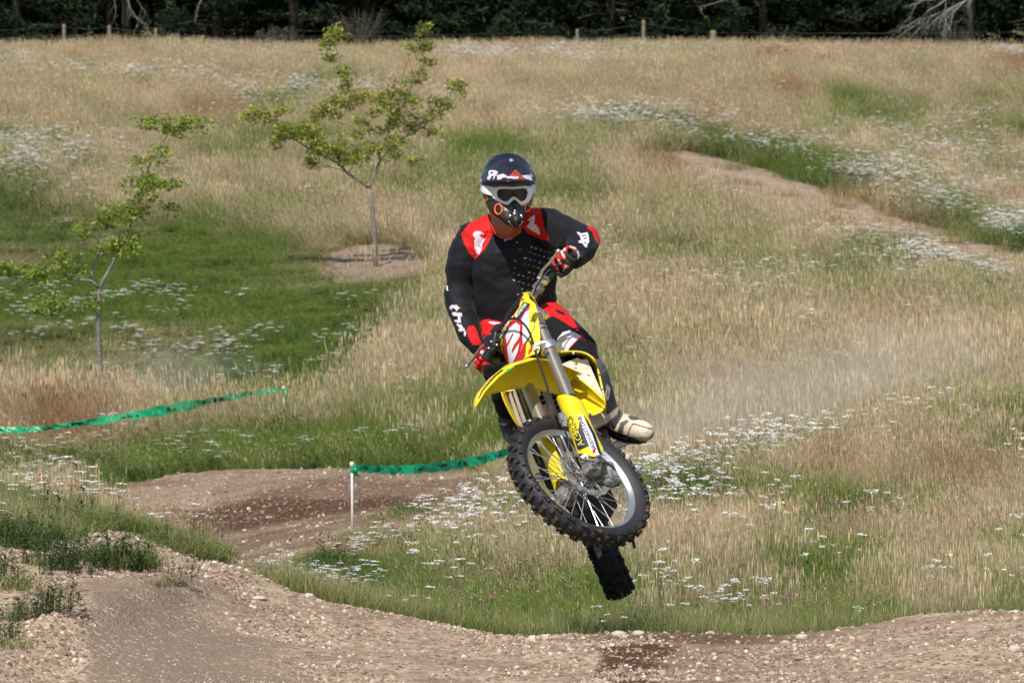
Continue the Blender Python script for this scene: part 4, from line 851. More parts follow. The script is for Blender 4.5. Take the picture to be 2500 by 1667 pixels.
def fin(mb, name, mats, parent=None, auto=40, smooth=True):
    """link with vertices relative to the bike's origin"""
    mb.V = [v - BO for v in mb.V]; return mb.obj(name, mats, parent or bike, smooth, auto)
def text_pts(s, size, shear=0, bold=0, res=3):
    c = bpy.data.curves.new('t', 'FONT'); c.body = s; c.size = size; c.align_x = 'LEFT'; c.resolution_u = res; c.offset = bold; c.shear = shear; c.extrude = 0
    o = bpy.data.objects.new('t', c); me = bpy.data.meshes.new_from_object(o); V = [v.co.copy() for v in me.vertices]; F = [tuple(p.vertices) for p in me.polygons]; bpy.data.objects.remove(o); bpy.data.curves.remove(c); bpy.data.meshes.remove(me); return V, F
def put_text(mb, s, size, fn, wx=1., **k):
    V, F = text_pts(s, size, **k); W = max(v.x for v in V); mb.add([fn(v.x * wx, v.y) for v in V], F); return W * wx
class Surf:
    """finds the surface parameters that show at a given place of the front view"""
    def __init__(z, fn, a0, a1, b0, b1, n=140, m=90):
        z.fn = fn; A_, B_ = np.meshgrid(np.linspace(a0, a1, n), np.linspace(b0, b1, m)); z.A = A_.ravel(); z.B = B_.ravel(); z.X, z.Y = proj_np([tuple(fn(a, b)) for a, b in zip(z.A, z.B)]); z.da = (a1 - a0) / n; z.db = (b1 - b0) / m
    def inv(z, x, y):
        i = int(np.argmin((z.X - x) ** 2 + (z.Y - y) ** 2)); a, b = z.A[i], z.B[i]
        for _ in range(3):
            x0, y0 = proj(z.fn(a, b)); xa, ya = proj(z.fn(a + z.da * .3, b)); xb, yb = proj(z.fn(a, b + z.db * .3)); J = np.array([[xa - x0, xb - x0], [ya - y0, yb - y0]]) / .3
            try: d = np.linalg.solve(J, [x - x0, y - y0])
            except Exception: break
            d = np.clip(d, -2, 2); a += d[0] * z.da; b += d[1] * z.db
        return a, b
    def text(z, s_, p0, p1, h, m, name, par, e=.002, bold=0, skew=None):
        """s_ from p0 to p1 (places in the front view), letters h tall; e = how far proud"""
        V, F = text_pts(s_, 1., bold=bold, res=2); W = max(v.x for v in V); H_ = .72; d = Vector((p1[0] - p0[0], p1[1] - p0[1])); u = d / W; v_ = Vector((d.y, -d.x)).normalized() * h / H_ if skew is None else Vector(skew) / H_
        b = MB(); out = []
        for q in V:
            x, y = p0[0] + u.x * q.x + v_.x * q.y, p0[1] + u.y * q.x + v_.y * q.y; a, c = z.inv(x, y); out.append(z.fn(a, c, e))
        b.add(out, F); return fin(b, name, m, par, None, False)
    def poly(z, pts, m, name, par, e=.002, cut=7.):
        bm = bmesh.new(); bm.faces.new([bm.verts.new((p[0], p[1], 0)) for p in pts]); bmesh.ops.triangulate(bm, faces=bm.faces[:])
        for _ in range(4):
            L_ = [e_ for e_ in bm.edges if e_.calc_length() > cut]
            if not L_: break
            bmesh.ops.subdivide_edges(bm, edges=L_, cuts=1); bmesh.ops.triangulate(bm, faces=bm.faces[:])
        bm.verts.index_update(); b = MB(); b.add([z.fn(*z.inv(v.co.x, v.co.y), e) for v in bm.verts], [[v.index for v in f.verts] for f in bm.faces]); bm.free(); return fin(b, name, m, par, None, False)
# wheels
M_rubr = mat('rear_rubber', (.014, .014, .015), .85, namt=.3, nscale=30, dirt=(.07, .05, .035), dscale=20, dthr=.58)
def wheel(front, ctr, ax, fwd, r_out, r_rim, wid, rimw, nk, parent):
    up = ax.cross(fwd) * -1; ax = ax.normalized()
    root = bpy.data.objects.new('wheel', None); link(root, parent); root.location = ctr - BO; root.empty_display_size = .1
    def fw(mb, name, mats, auto=40): mb.V = [v - ctr for v in mb.V]; return mb.obj(name, mats, root, True, auto)
    h = wid / 2; r0 = r_rim; rc = r_out - .014
    b = MB(); b.lathe([(r0 - .004, -rimw * .55), (r0 + .012, -h * .82), (r0 + .03, -h * .97), (rc - .022, -h * .98), (rc - .008, -h * .80), (rc, -h * .4), (rc + .002, 0), (rc, h * .4), (rc - .008, h * .80), (rc - .022, h * .98), (r0 + .03, h * .97), (r0 + .012, h * .82), (r0 - .004, rimw * .55)], ctr, ax, 96, fwd)
    ty = fw(b, 'tyre', M_side if front else M_rubr)
    b = MB(); e1 = fwd.normalized(); e2 = ax.cross(e1)
    for k in range(nk):
        a0 = 2 * math.pi * k / nk
        if k % 2 == 0: row = [(-.17, 0, .021, .017, .014, 0), (.17, 0, .021, .017, .014, 0), (-.93, -.5, .017, .018, .012, 1), (.93, -.5, .017, .018, .012, 1)]
        else: row = [(-.56, .1, .021, .016, .014, .35), (.56, .1, .021, .016, .014, .35), (-.90, .3, .014, .016, .011, 1.), (.90, .3, .014, .016, .011, 1.)]
        for (s, da, lw, ll, hh, tilt) in row:
            a = a0 + da * math.pi / nk; rd = e1 * math.cos(a) + e2 * math.sin(a); tg = -e1 * math.sin(a) + e2 * math.cos(a)
            rr = {0: rc, .35: rc - .003, 1: rc - .014, 1.: rc - .014}[tilt]; tl = tilt * .9 * (1 if s > 0 else -1); nn = (rd * math.cos(tl) + ax * math.sin(tl)).normalized(); sx = tg.cross(nn)
            M3 = Matrix((sx, tg, nn)).transposed(); lw *= wid / .095; b.box(ctr + rd * rr + ax * (s * h) + nn * (hh * .3), (lw, ll * (1.1 if front else 1.15), hh * 1.25), M3, .82)
    tr = fw(b, 'tread', M_rub if front else M_rubr, 30); tr.parent = root; tr['kind'] = 'stuff'
    b = MB(); w2 = rimw / 2; b.lathe([(r0 + .004, -w2), (r0 + .002, -w2 - .004), (r0 - .008, -w2 - .001), (r0 - .012, -w2 * .75), (r0 - .024, -w2 * .35), (r0 - .026, 0), (r0 - .024, w2 * .35), (r0 - .012, w2 * .75), (r0 - .008, w2 + .001), (r0 + .002, w2 + .004), (r0 + .004, w2)], ctr, ax, 96, fwd); rim = fw(b, 'rim', M_alu)
    for k in range(36):
        side = 1 if k % 2 else -1; a = 2 * math.pi * k / 36; da = (1 if (k // 2) % 2 else -1) * .75
        p1 = ctr + (e1 * math.cos(a) + e2 * math.sin(a)) * (r0 - .022) + ax * side * .006; p0 = ctr + (e1 * math.cos(a + da) + e2 * math.sin(a + da)) * .030 + ax * side * .031
        m = MB(); m.tube([p0, p0.lerp(p1, .9)], .0020, 5); m.tube([p0.lerp(p1, .9), p1], .0035, 5); fw(m, 'spoke', M_steel)
    b = MB(); b.lathe([(0, -.058), (.02, -.058), (.022, -.045), (.036, -.040), (.038, -.030), (.022, -.022), (.019, 0), (.022, .022), (.038, .030), (.040, .040), (.026, .045), (.022, .058), (0, .058)], ctr, ax, 32, fwd); fw(b, 'hub', M_alud)
    return root, fw, e1, e2
fwheel, fw, e1, e2 = wheel(True, C0, n_, F_, .350, .277, .092, .040, 60, bike)
# brake disc with a wavy rim and slots
def disc_(ctr, ax, e1, e2, ro, ri, th, fwf, side):
    b = MB(); N_ = 96; V = []; F = []
    for s in (0, 1):
        for k in range(N_):
            a = 2 * math.pi * k / N_; d = e1 * math.cos(a) + e2 * math.sin(a); r1 = ro - .004 * (1 + math.cos(a * 16)) / 2 - .0025
            V += [ctr + d * ri + ax * th * s, ctr + d * r1 + ax * th * s]
    for k in range(N_):
        a, c = 2 * k, 2 * ((k + 1) % N_); o = 2 * N_; F += [(a, a + 1, c + 1, c), (a + o, c + o, c + 1 + o, a + 1 + o), (a + 1, a + 1 + o, c + 1 + o, c + 1), (a, c, c + o, a + o)]
    b.add(V, F)
    for k in range(6):
        a = 2 * math.pi * k / 6; d = e1 * math.cos(a) + e2 * math.sin(a); d2 = e1 * math.cos(a + .35) + e2 * math.sin(a + .35); b.tube([ctr + d2 * .032, ctr + d * (ri + .006)], [(.008, .003), (.006, .003)], 6, up=ax)
    o = fwf(b, 'brake_disc', M_alud)
    b = MB()
    for k in range(24):
        a = 2 * math.pi * k / 24; d = e1 * math.cos(a) + e2 * math.sin(a); b.tube([ctr + d * (ri + .008 + .010 * (k % 3)) + ax * (th * side), ctr + d * (ri + .008 + .010 * (k % 3)) + ax * (th * side + .0015 * side)], .004, 8)
    return o
disc_(C0 + n_ * .052, n_, e1, e2, .128, .094, .004, fw, 1)
# fork
LEG = .102; OW = -.032
for s in (1, -1):
    root = bpy.data.objects.new('fork_leg', None); link(root, bike); ff = lambda mb, nm, mt, au=40: fin(mb, nm, mt, root, au)
    b = MB(); b.tube([S(s * LEG, .36, OW), S(s * LEG, .37, OW), S(s * LEG, .90, OW), S(s * LEG, .935, OW)], [.030, .0295, .0295, .028], 24); ff(b, 'outer_tube', M_fork)
    for u, r_ in ((.362, .0315), (.374, .0315), (.386, .0315), (.775, .0302), (.80, .0302)): b = MB(); b.tube([S(s * LEG, u, OW), S(s * LEG, u + .007, OW)], r_, 24); ff(b, 'seal_ring', M_blk)
    b = MB(); b.tube([S(s * LEG, .05, OW), S(s * LEG, .37, OW)], .0235, 20); ff(b, 'slider', M_steel)
    b = MB(); b.tube([S(s * LEG, .075, OW), S(s * LEG, .02, OW * .8), S(s * LEG, -.03, OW * .3)], [.030, .034, .026], 16); b.box(S(s * LEG, .0, .004), (.05, .075, .06), Matrix((n_, f_, F_)).transposed(), 1, .008)
    b.tube([S(s * (LEG + .03), 0, 0), S(s * (LEG - .045), 0, 0)], .02, 16); ff(b, 'axle_lug', M_alud)
    b = MB(); b.tube([S(s * (LEG + .034), 0, 0), S(s * (LEG + .028), 0, 0)], .014, 6); b.tube([S(s * (LEG + .027), .035, -.012), S(s * (LEG + .016), .035, -.012)], .008, 8); ff(b, 'axle_nut', M_steel)
    # fork guard: open sleeve round the front and outside of the slider
    Ls = S(s * LEG, 0, OW); b = MB(); b.m = 0; V = []; F = []; M = []; nu, na = 36, 20
    def gp(u, a, r=.050):
        """u along the fork; a: angle from forward towards the outside"""
        return Ls + f_ * u + F_ * (math.cos(a) * r * 1.1) + n_ * (s * math.sin(a) * r)
    gr = lambda t: .050 + .008 * (1 - t) ** 3
    def gtop(q): return .405 - .10 * (max(0, q - .25)) ** 1.2 - .03 * max(0, .25 - q)
    def gbot(q): return .045 + .03 * math.sin(q * 7)
    for i in range(nu + 1):
        for k in range(na + 1):
            q = k / na; a = -1.05 + q * 3.1; u = gbot(q) + (gtop(q) - gbot(q)) * i / nu; r = gr(i / nu); V.append(gp(u, a, r))
    for i in range(nu):
        for k in range(na):
            a_ = i * (na + 1) + k; F.append((a_, a_ + 1, a_ + na + 2, a_ + na + 1)); q = (k + .5) / na; t = (i + .5) / nu
            m_ = 0
            M.append(m_)
    b.V = V; b.F = F; b.M = M; g = ff(b, 'fork_guard', [M_yel_p, M_navy, M_wht] if s > 0 else [M_yel_p, M_navy, M_wht]); sm_ = g.modifiers.new('thickness', 'SOLIDIFY'); sm_.thickness = .0025; sm_.offset = -1
    if s > 0:
        Z8 = lambda pts: [(p[0] / 5.6 + 1320, p[1] / 5.6 + 960) for p in pts]
        sf_ = Surf(lambda q, u, e=0.: gp(u, -1.05 + q * 3.1, gr(min(1, max(0, (u - .05) / .33))) + .0006 + e), .1, 1., .045, .41)
        sf_.poly(Z8([(530, 385), (690, 700), (640, 680), (585, 735), (525, 780), (505, 765), (455, 600), (500, 590), (520, 480)]), M_navy, 'print_panel', g, .0010); sf_.poly(Z8([(585, 290), (640, 370), (745, 560), (825, 800), (835, 860), (800, 850), (690, 560)]), M_navy, 'print_panel', g, .0010)
        sf_.poly(Z8([(540, 860), (620, 820), (640, 840), (650, 880), (730, 905), (745, 850), (800, 860), (850, 915), (840, 940), (740, 930), (600, 910), (545, 890)]), M_wht, 'print_panel', g, .0012)
        sf_.text('ACERBIS', (1428, 1086), (1394, 1012), 15, M_navy, 'lettering_outline', g, .0020, bold=.055); sf_.text('ACERBIS', (1428, 1086), (1394, 1012), 15, M_ylp, 'lettering', g, .0034, bold=.0)
        sf_.poly(Z8([(515, 300), (560, 285), (700, 560), (800, 850), (755, 845), (690, 790), (640, 660), (560, 450)]), M_wht, 'print_band', g, .0018)
        sf_.text('BRIDGESTONE', (1456, 1098), (1417, 1014), 8.5, M_navy, 'lettering', g, .0032, bold=.02); sf_.poly([(1448, 1106), (1455, 1105), (1453, 1098), (1446, 1100)], M_red, 'emblem', g, .0030)
# caliper behind the left leg, sensor and bolts
b = MB(); Mx = Matrix((n_, f_, F_)).transposed(); b.box(S(.068, .01, -.125), (.052, .105, .058), Mx, .9, .012); b.box(S(.085, .03, -.128), (.03, .05, .03), Mx, .8, .008); b.box(S(.075, -.04, -.10), (.035, .04, .05), Mx, .9, .008)
b.tube([S(.098, .035, -.125), S(.06, .035, -.125)], .019, 16); b.tube([S(.098, -.012, -.125), S(.06, -.012, -.125)], .019, 16); fin(b, 'brake_caliper', M_alud)
for a_, c_, r_ in ((S(.10, .035, -.125), S(.096, .035, -.125), .012), (S(.09, .055, -.09), S(.06, .055, -.09), .007), (S(.09, -.045, -.08), S(.06, -.045, -.08), .007)): b = MB(); b.tube([a_, c_], r_, 8); fin(b, 'caliper_bolt', M_steel)
b = MB(); b.tube([S(LEG + .045, .0, 0), S(-LEG - .045, 0, 0)], .0125, 12); fin(b, 'axle', M_steel)
# hub cover and yellow lower guard seen through the spokes (right leg)
# triple clamps
for nm, u, t_ in (('lower_clamp', .685, .042), ('upper_clamp', .875, .03)):
    b = MB()
    for s in (1, -1):
        b.lathe([(.030, -t_ / 2), (.040, -t_ / 2), (.042, -t_ * .3), (.042, t_ * .3), (.040, t_ / 2), (.030, t_ / 2)], S(s * LEG, u, OW), f_, 24); b.box(S(s * (LEG + .01), u, OW - .045), (.03, t_ * .8, .03), Mx, 1, .005)
    b.box(S(0, u, OW - .035), (.15, t_ * .8, .05), Mx, 1, .008); b.box(S(.05, u, OW - .01), (.06, t_ * .7, .03), Mx, 1, .006); b.box(S(-.05, u, OW - .01), (.06, t_ * .7, .03), Mx, 1, .006); b.tube([S(0, u - t_ * .6, -.07), S(0, u + t_ * .7, -.07)], .02, 16)
    o = fin(b, nm, M_alu)
for s in (1, -1):
    for du in (-.012, .012): b = MB(); b.tube([S(s * (LEG + .022), .685 + du, OW - .062), S(s * (LEG + .022), .685 + du, OW - .028)], .005, 8); fin(b, 'clamp_bolt', M_steel)
# head tube
b = MB(); b.tube([S(0, .70, -.07), S(0, .86, -.07)], .032, 16); fin(b, 'head_tube', M_alud)
# handlebar, pad, grips, levers
hb = bpy.data.objects.new('handlebar', None); link(hb, bike)
BAR = lambda l: S(l, .965 + .035 * min(1, max(0, (abs(l) - .09) / .12)), -.065 - .045 * max(0, (abs(l) - .12) / .28))
b = MB(); b.tube([BAR(-.39 + .78 * k / 24) for k in range(25)], .0125, 12); fin(b, 'bar', M_blk, hb)
b = MB(); b.tube([S(-.11, 1.01, -.06), S(-.05, 1.015, -.058), S(.05, 1.015, -.058), S(.11, 1.01, -.06)], [.018, .028, .028, .018], 16); fin(b, 'bar_pad', M_blk, hb)
b = MB()
for s in (1, -1): b.box(S(s * .045, .93, -.062), (.04, .07, .045), Mx, .85, .006)
fin(b, 'bar_mount', M_alud, hb)
for s in (1, -1):
    b = MB(); g0, g1 = BAR(s * .275), BAR(s * .388); b.tube([g0, g0.lerp(g1, .06), g0.lerp(g1, .08), g1], [.024, .024, .0165, .0165], 16); fin(b, 'grip', M_blk, hb)
    b = MB(); p = BAR(s * .20); b.box(p + F_ * .018, (.05, .03, .04), Mx, .9, .006); b.tube([p + F_ * .03, p + F_ * .055 + n_ * s * .02], .009, 8); fin(b, 'lever_perch', M_alu if s > 0 else M_blk, hb)
    b = MB(); q = BAR(s * .21) + F_ * .050; b.tube([q, q + n_ * s * .05 + F_ * .012, q + n_ * s * .12 + F_ * .006, q + n_ * s * .175 + F_ * .010], [(.010, .006), (.008, .005), (.007, .005), (.007, .006)], 10, up=F_); b.ico(q + n_ * s * .178 + F_ * .010, .0105, 2); fin(b, 'lever', M_steel, hb)
b = MB(); p = BAR(-.15); b.box(p + F_ * .03 + f_ * .02, (.06, .05, .045), Mx, .9, .008); b.box(BAR(-.19) + F_ * .02 - f_ * .01, (.05, .06, .06), Mx, .8, .008); b.tube([BAR(-.23) , BAR(-.262)], .032, 14); b.tube([BAR(-.245) + f_ * .0, BAR(-.24) + f_ * .05 - F_ * .03], .014, 8); fin(b, 'throttle_housing', M_blk, hb)
b = MB(); b.box(P(1207, 838, 25.6), (.05, .07, .09), Mx, .85, .01); b.box(P(1200, 870, 25.62), (.05, .06, .07), Mx, .8, .01); b.tube([P(1212, 812, 25.58), P(1203, 852, 25.56), P(1190, 880, 25.58)], [.012, .02, .014], 10); fin(b, 'master_cylinder', M_blk, hb)
for (x, y) in ((1199, 834), (1213, 842), (1193, 850)): b = MB(); b.ico(P(x, y, 25.53), .0065, 2); fin(b, 'clamp_bolt', M_alu, hb)
b = MB(); b.tube([BAR(.12) + F_ * .02, BAR(.19) + F_ * .02], .018, 10); b.box(BAR(.165) + F_ * .02, (.03, .04, .04), Mx, 1, .005); fin(b, 'clutch_perch', M_alud, hb)
# number plate: convex sheet cut to outline, printed panels as vertex colours
Z5 = lambda pts: [(p[0] / 6.03 + 1200, p[1] / 6.03 + 680) for p in pts]
def plate(l, u, e=0.):
    x = l / .125; return S(l, u, .068 + e - .055 * x * x - .12 * max(0, u - .90) - .05 * abs(u - .80))
PO5 = Z5([(500, 203), (440, 265), (412, 345), (405, 420), (280, 580), (200, 680), (120, 820), (115, 920), (150, 1070), (205, 1190), (258, 1282), (340, 1240), (480, 1185), (600, 1125), (690, 1100), (712, 1040), (722, 850), (715, 740), (692, 600), (664, 430), (652, 375), (610, 330), (560, 290), (545, 215)])
M_pl = None
def make_plate():
    nu, nl = 280, 220; V = [plate(-.17 + .34 * k / nl, .56 + .56 * i / nu) for i in range(nu + 1) for k in range(nl + 1)]; F = [(i * (nl + 1) + k, i * (nl + 1) + k + 1, (i + 1) * (nl + 1) + k + 1, (i + 1) * (nl + 1) + k) for i in range(nu) for k in range(nl)]
    X, Y = proj_np([tuple(v) for v in V]); ok = inpoly(X, Y, PO5); F = [f for f in F if all(ok[j] for j in f)]; used = sorted({j for f in F for j in f}); mp = {j: q for q, j in enumerate(used)}
    b = MB(); b.V = [V[j] for j in used]; b.F = [tuple(mp[j] for j in f) for f in F]; b.M = [0] * len(F); me = mesh_from('number_plate', b.V, b.F, print_mat('plate_print', .35, 0, 1, .5, dust=.08))
    YL = (.83, .66, .012); RD = (.50, .012, .018); WH = (.78, .78, .82); BK = (.015, .015, .018)
    paint_mesh(me, RD, [(YL, Z5([(500, 180), (405, 400), (400, 430), (330, 540), (350, 560), (480, 345), (570, 372), (555, 450), (560, 830), (500, 930), (475, 1200), (760, 1250), (760, 300)])), (BK, Z5([(600, 480), (632, 700), (585, 790), (552, 850), (500, 930), (480, 1160), (495, 1160), (512, 960), (575, 850), (600, 780), (645, 710), (612, 500)])), (RD, Z5([(570, 900), (600, 960), (600, 1060), (540, 1130), (540, 1080), (575, 1010)])), ((.75, .25, .02), Z5([(470, 960), (440, 1050), (420, 1080), (450, 980)])), ((.72, .30, .02), Z5([(590, 520), (560, 590), (560, 560), (600, 480)])),
        (BK, Z5([(470, 343), (572, 372), (400, 610), (325, 585)])), (YL, Z5([(325, 560), (290, 640), (240, 720), (165, 860), (155, 1000), (175, 1110), (100, 1060), (100, 800), (200, 640), (300, 540)])), (BK, Z5([(300, 590), (255, 650), (200, 700), (135, 840), (130, 900), (160, 880), (240, 720), (290, 640)])), (BK, Z5([(165, 860), (152, 1000), (172, 1110), (182, 1110), (165, 1000), (178, 870), (250, 730), (240, 720)])),
        (WH, Z5([(360, 648), (417, 690), (412, 850), (380, 905), (335, 965), (297, 1050), (300, 1110), (345, 1040), (408, 945), (385, 1070), (315, 1230), (268, 1300), (237, 1090), (230, 1010), (322, 830), (315, 790), (225, 960), (205, 850), (270, 720)])), (WH, Z5([(550, 455), (557, 830), (535, 880), (463, 972), (455, 850), (460, 690), (438, 610), (490, 510)])),
        (BK, Z5([(450, 300), (485, 292), (470, 320), (445, 348)]))])
    me.transform(Matrix.Translation(-BO)); o = link(bpy.data.objects.new('number_plate', me), bike); sm_ = o.modifiers.new('thickness', 'SOLIDIFY'); sm_.thickness = .003; sm_.offset = -1 
    sf_ = Surf(plate, -.16, .16, .56, 1.1); sf_.text('MONSTER', (1262, 776), (1288, 743), 7, M_wht, 'lettering', o, .002, .02); sf_.text('MONSTER', (1224, 826), (1246, 786), 5, M_wht, 'lettering', o, .002, .02); return o
pl = make_plate()
b = MB(); b.tube([P(1281, 716, 25.30), P(1289, 714, 25.33), P(1298, 722, 25.36), P(1306, 733, 25.34)], [(.003, .014)] * 4, 8); fin(b, 'plate_strap', M_yel_p, pl)
# front fender
def fend(w, q, e=0.):
    """w forward, q -1..1 across"""
    ww = [-.20, -.10, 0, .07, .20, .30, .38, .425]; u0 = np.interp(w, ww, [.585, .605, .612, .60, .545, .475, .405, .345]); hw = np.interp(w, ww, [.075, .085, .095, .10, .095, .078, .05, .004]); dp = np.interp(w, ww, [.03, .045, .052, .052, .048, .040, .028, .004])
    aq = abs(q); return S(q * hw, u0 + dp * (1 - aq ** 2.6) + e * .7, w + e * .6)
b = MB(); nw, nq = 60, 24
for i in range(nw + 1):
    w = -.20 + .625 * (i / nw)
    for k in range(nq + 1): b.V.append(fend(w, -1 + 2 * k / nq))
M = []
for i in range(nw):
    for k in range(nq):
        a = i * (nq + 1) + k; b.F.append((a, a + 1, a + nq + 2, a + nq + 1)); w = -.20 + .625 * (i + .5) / nw; q = -1 + 2 * (k + .5) / nq; m_ = 0
        if .25 < w < .40 and .66 + (w - .25) * .2 < q < .84 + (w - .25) * .1 : m_ = 1
        if .27 < w < .37 and .42 < q < .42 + .13 * math.sin((w - .27) / .10 * 3.14): m_ = 2
        M.append(m_)
b.M = M; fd = fin(b, 'front_fender', [M_yel_p, M_blk, M_org]); m_ = fd.modifiers.new('thickness', 'SOLIDIFY'); m_.thickness = .004; m_.offset = -1
sf_ = Surf(lambda w, q, e=0.: fend(w, q) + (n_ * .6 + f_ * .7) * (e + .004), -.1, .42, .1, 1., 160, 60)
sf_.text('anog', (1237, 910), (1299, 885), 9, M_grn, 'lettering', fd, .004, .04)

# brake hose over the plate and down the left leg
def hose(pts, r, name, m=M_hose, par=None):
    L3 = [P(*p) for p in pts]; Q = []
    for i in range(len(L3) - 1):
        p0, p1, p2, p3 = L3[max(i - 1, 0)], L3[i], L3[i + 1], L3[min(i + 2, len(L3) - 1)]
        for k in range(6): f = k / 6; Q.append(p1 + .5 * f * (p2 - p0 + f * (2 * p0 - 5 * p1 + 4 * p2 - p3 + f * (3 * (p1 - p2) + p3 - p0))))
    Q.append(L3[-1]); b = MB(); b.tube(Q, r, 8); return fin(b, name, m, par)
hose([(1214, 812, 25.55), (1226, 792, 25.45), (1248, 778, 25.38), (1270, 783, 25.33), (1290, 806, 25.28), (1303, 842, 25.25), (1312, 872, 25.22), (1330, 925, 25.16), (1345, 975, 25.10), (1360, 1012, 25.06), (1376, 1045, 25.05)], .0052, 'brake_hose')
hose([(1376, 1045, 25.05), (1392, 1080, 24.96), (1420, 1120, 24.92), (1480, 1130, 24.92), (1500, 1145, 24.94)], .0045, 'brake_hose')
hose([(1216, 800, 25.6), (1240, 786, 25.56), (1300, 790, 25.6)], .004, 'throttle_cable'); hose([(1345, 655, 25.45), (1315, 690, 25.44), (1300, 740, 25.5), (1310, 800, 25.62)], .004, 'clutch_cable'); hose([(1215, 845, 25.56), (1232, 815, 25.5), (1262, 800, 25.52)], .0045, 'throttle_cable')
b = MB(); b.tube([P(1304, 846, 25.23), P(1318, 838, 25.26), P(1331, 836, 25.28)], [.010, .0085, .010], 10); b.box(P(1309, 850, 25.235), (.018, .018, .02), Mx, 1, .003); fin(b, 'hose_clamp', M_wht)
b = MB(); b.tube([P(1376, 1008, 25.05), P(1378, 1040, 25.05)], .013, 8); b.box(P(1372, 1020, 25.06), (.028, .05, .03), Mx, .9, .005); fin(b, 'hose_guide', M_alu)
# ---- body of the bike
def sheet(name, grid, m, th=.004, par=None, sub=2):
    """grid: rows of (px,py,depth) control points, smoothed and given thickness"""
    b = MB(); nr, nc = len(grid), len(grid[0])
    for r in grid: b.V += [P(*p) for p in r]
    b.F = [(i * nc + k, i * nc + k + 1, (i + 1) * nc + k + 1, (i + 1) * nc + k) for i in range(nr - 1) for k in range(nc - 1)]; b.M = [0] * len(b.F); o = fin(b, name, m, par, None)
    if sub: s_ = o.modifiers.new('smooth', 'SUBSURF'); s_.levels = sub; s_.render_levels = sub
    s_ = o.modifiers.new('thickness', 'SOLIDIFY'); s_.thickness = th; s_.offset = 0; return o
ls = bpy.data.objects.new('left_shroud', None); ls.name = 'radiator_shroud'; link(ls, bike)
# lit lower scoop, between the V ridge and the rounded lower lobe
sheet('scoop', [[(1370, 898, 25.58), (1400, 918, 25.54), (1440, 952, 25.47), (1478, 985, 25.40)], [(1372, 925, 25.60), (1402, 945, 25.57), (1440, 968, 25.51), (1479, 990, 25.42)], [(1390, 960, 25.56), (1405, 975, 25.52), (1445, 995, 25.46), (1476, 1000, 25.41)], [(1408, 992, 25.46), (1424, 1012, 25.42), (1450, 1017, 25.40), (1470, 1003, 25.40)]], M_yel_p, .005, ls)
sheet('scoop_edge', [[(1372, 897, 25.47), (1402, 913, 25.44), (1440, 944, 25.40), (1479, 979, 25.35)], [(1372, 903, 25.50), (1401, 920, 25.48), (1439, 952, 25.44), (1478, 988, 25.37)]], M_yel_p, .006, ls)
# top lip and outer flank
sheet('top_lip', [[(1350, 862, 25.50), (1385, 857, 25.46), (1420, 857, 25.44), (1445, 868, 25.42), (1462, 893, 25.40)], [(1350, 872, 25.72), (1385, 866, 25.72), (1418, 868, 25.72), (1438, 880, 25.70), (1452, 902, 25.68)], [(1352, 884, 25.95), (1385, 878, 25.98), (1412, 880, 26.0), (1430, 892, 25.98), (1444, 912, 25.95)]], M_yel_p, .006, ls)
sheet('flank', [[(1458, 888, 25.42), (1469, 940, 25.38), (1479, 985, 25.34), (1480, 1014, 25.40)], [(1448, 892, 25.70), (1462, 945, 25.66), (1473, 985, 25.62), (1474, 1012, 25.62)], [(1440, 905, 25.98), (1450, 950, 25.98), (1455, 985, 25.98), (1455, 1000, 25.98)]], M_yel_p, .006, ls)
for (x, y, d) in ((1462, 912, 25.40), (1470, 948, 25.37), (1400, 862, 25.45), (1440, 1008, 25.40)): b = MB(); b.ico(P(x, y, d), .007, 2, (1, .5, 1)); fin(b, 'bolt', M_steel, ls)
# radiator with louvres behind a dusty guard
b = MB(); A_ = [P(1372, 888, 25.50), P(1410, 873, 25.49), (P(1418, 878, 25.49)), P(1434, 876, 25.48), P(1446, 905, 25.47), P(1478, 978, 25.43), P(1402, 914, 25.48), P(1374, 898, 25.50)]; b.slab(A_, Ff, .02); rg = fin(b, 'radiator_guard', M_cream)
b = MB()
for (x, y) in ((1402, 887), (1411, 905), (1432, 899), (1448, 941), (1463, 961)): b.tube([P(x - 3, y + 1, 25.493 - (x - 1372) / 1400), P(x + 3, y - 1, 25.493 - (x - 1372) / 1060)], .0022, 6)
fin(b, 'tab', M_cream, rg)
b = MB(); b.slab([P(1420, 1010, 25.56), P(1478, 990, 25.5), P(1482, 1030, 25.52), P(1450, 1047, 25.56), P(1432, 1042, 25.56)], Ff, .05); b.slab([P(1440, 1018, 25.55), P(1460, 1012, 25.55), P(1464, 1036, 25.55), P(1450, 1046, 25.54)], Ff, .03); fin(b, 'radiator_bottom', M_cream)
# right side: guard with tall louvres, thin shroud edge
rs_ = bpy.data.objects.new('radiator_shroud', None); link(rs_, bike)
sheet('flank', [[(1221, 950, 25.50), (1228, 975, 25.50), (1245, 1010, 25.50), (1265, 1043, 25.52)], [(1233, 950, 25.54), (1243, 985, 25.54), (1258, 1015, 25.54), (1270, 1048, 25.56)], [(1236, 950, 25.9), (1246, 985, 25.9), (1262, 1015, 25.9), (1274, 1040, 25.9)]], M_yel_p, .005, rs_)
sheet('upper_panel', [[(1212, 905, 25.8), (1235, 900, 25.7), (1270, 905, 25.62)], [(1218, 930, 25.74), (1240, 930, 25.66), (1270, 930, 25.62)], [(1222, 955, 25.6), (1240, 955, 25.58), (1262, 955, 25.6)]], M_yel_p, .005, rs_)
b = MB(); b.slab([P(1232, 945, 25.62), P(1290, 935, 25.62), P(1330, 1050, 25.66), P(1268, 1055, 25.66)], Ff, .03); rg2 = fin(b, 'radiator', M_alud)
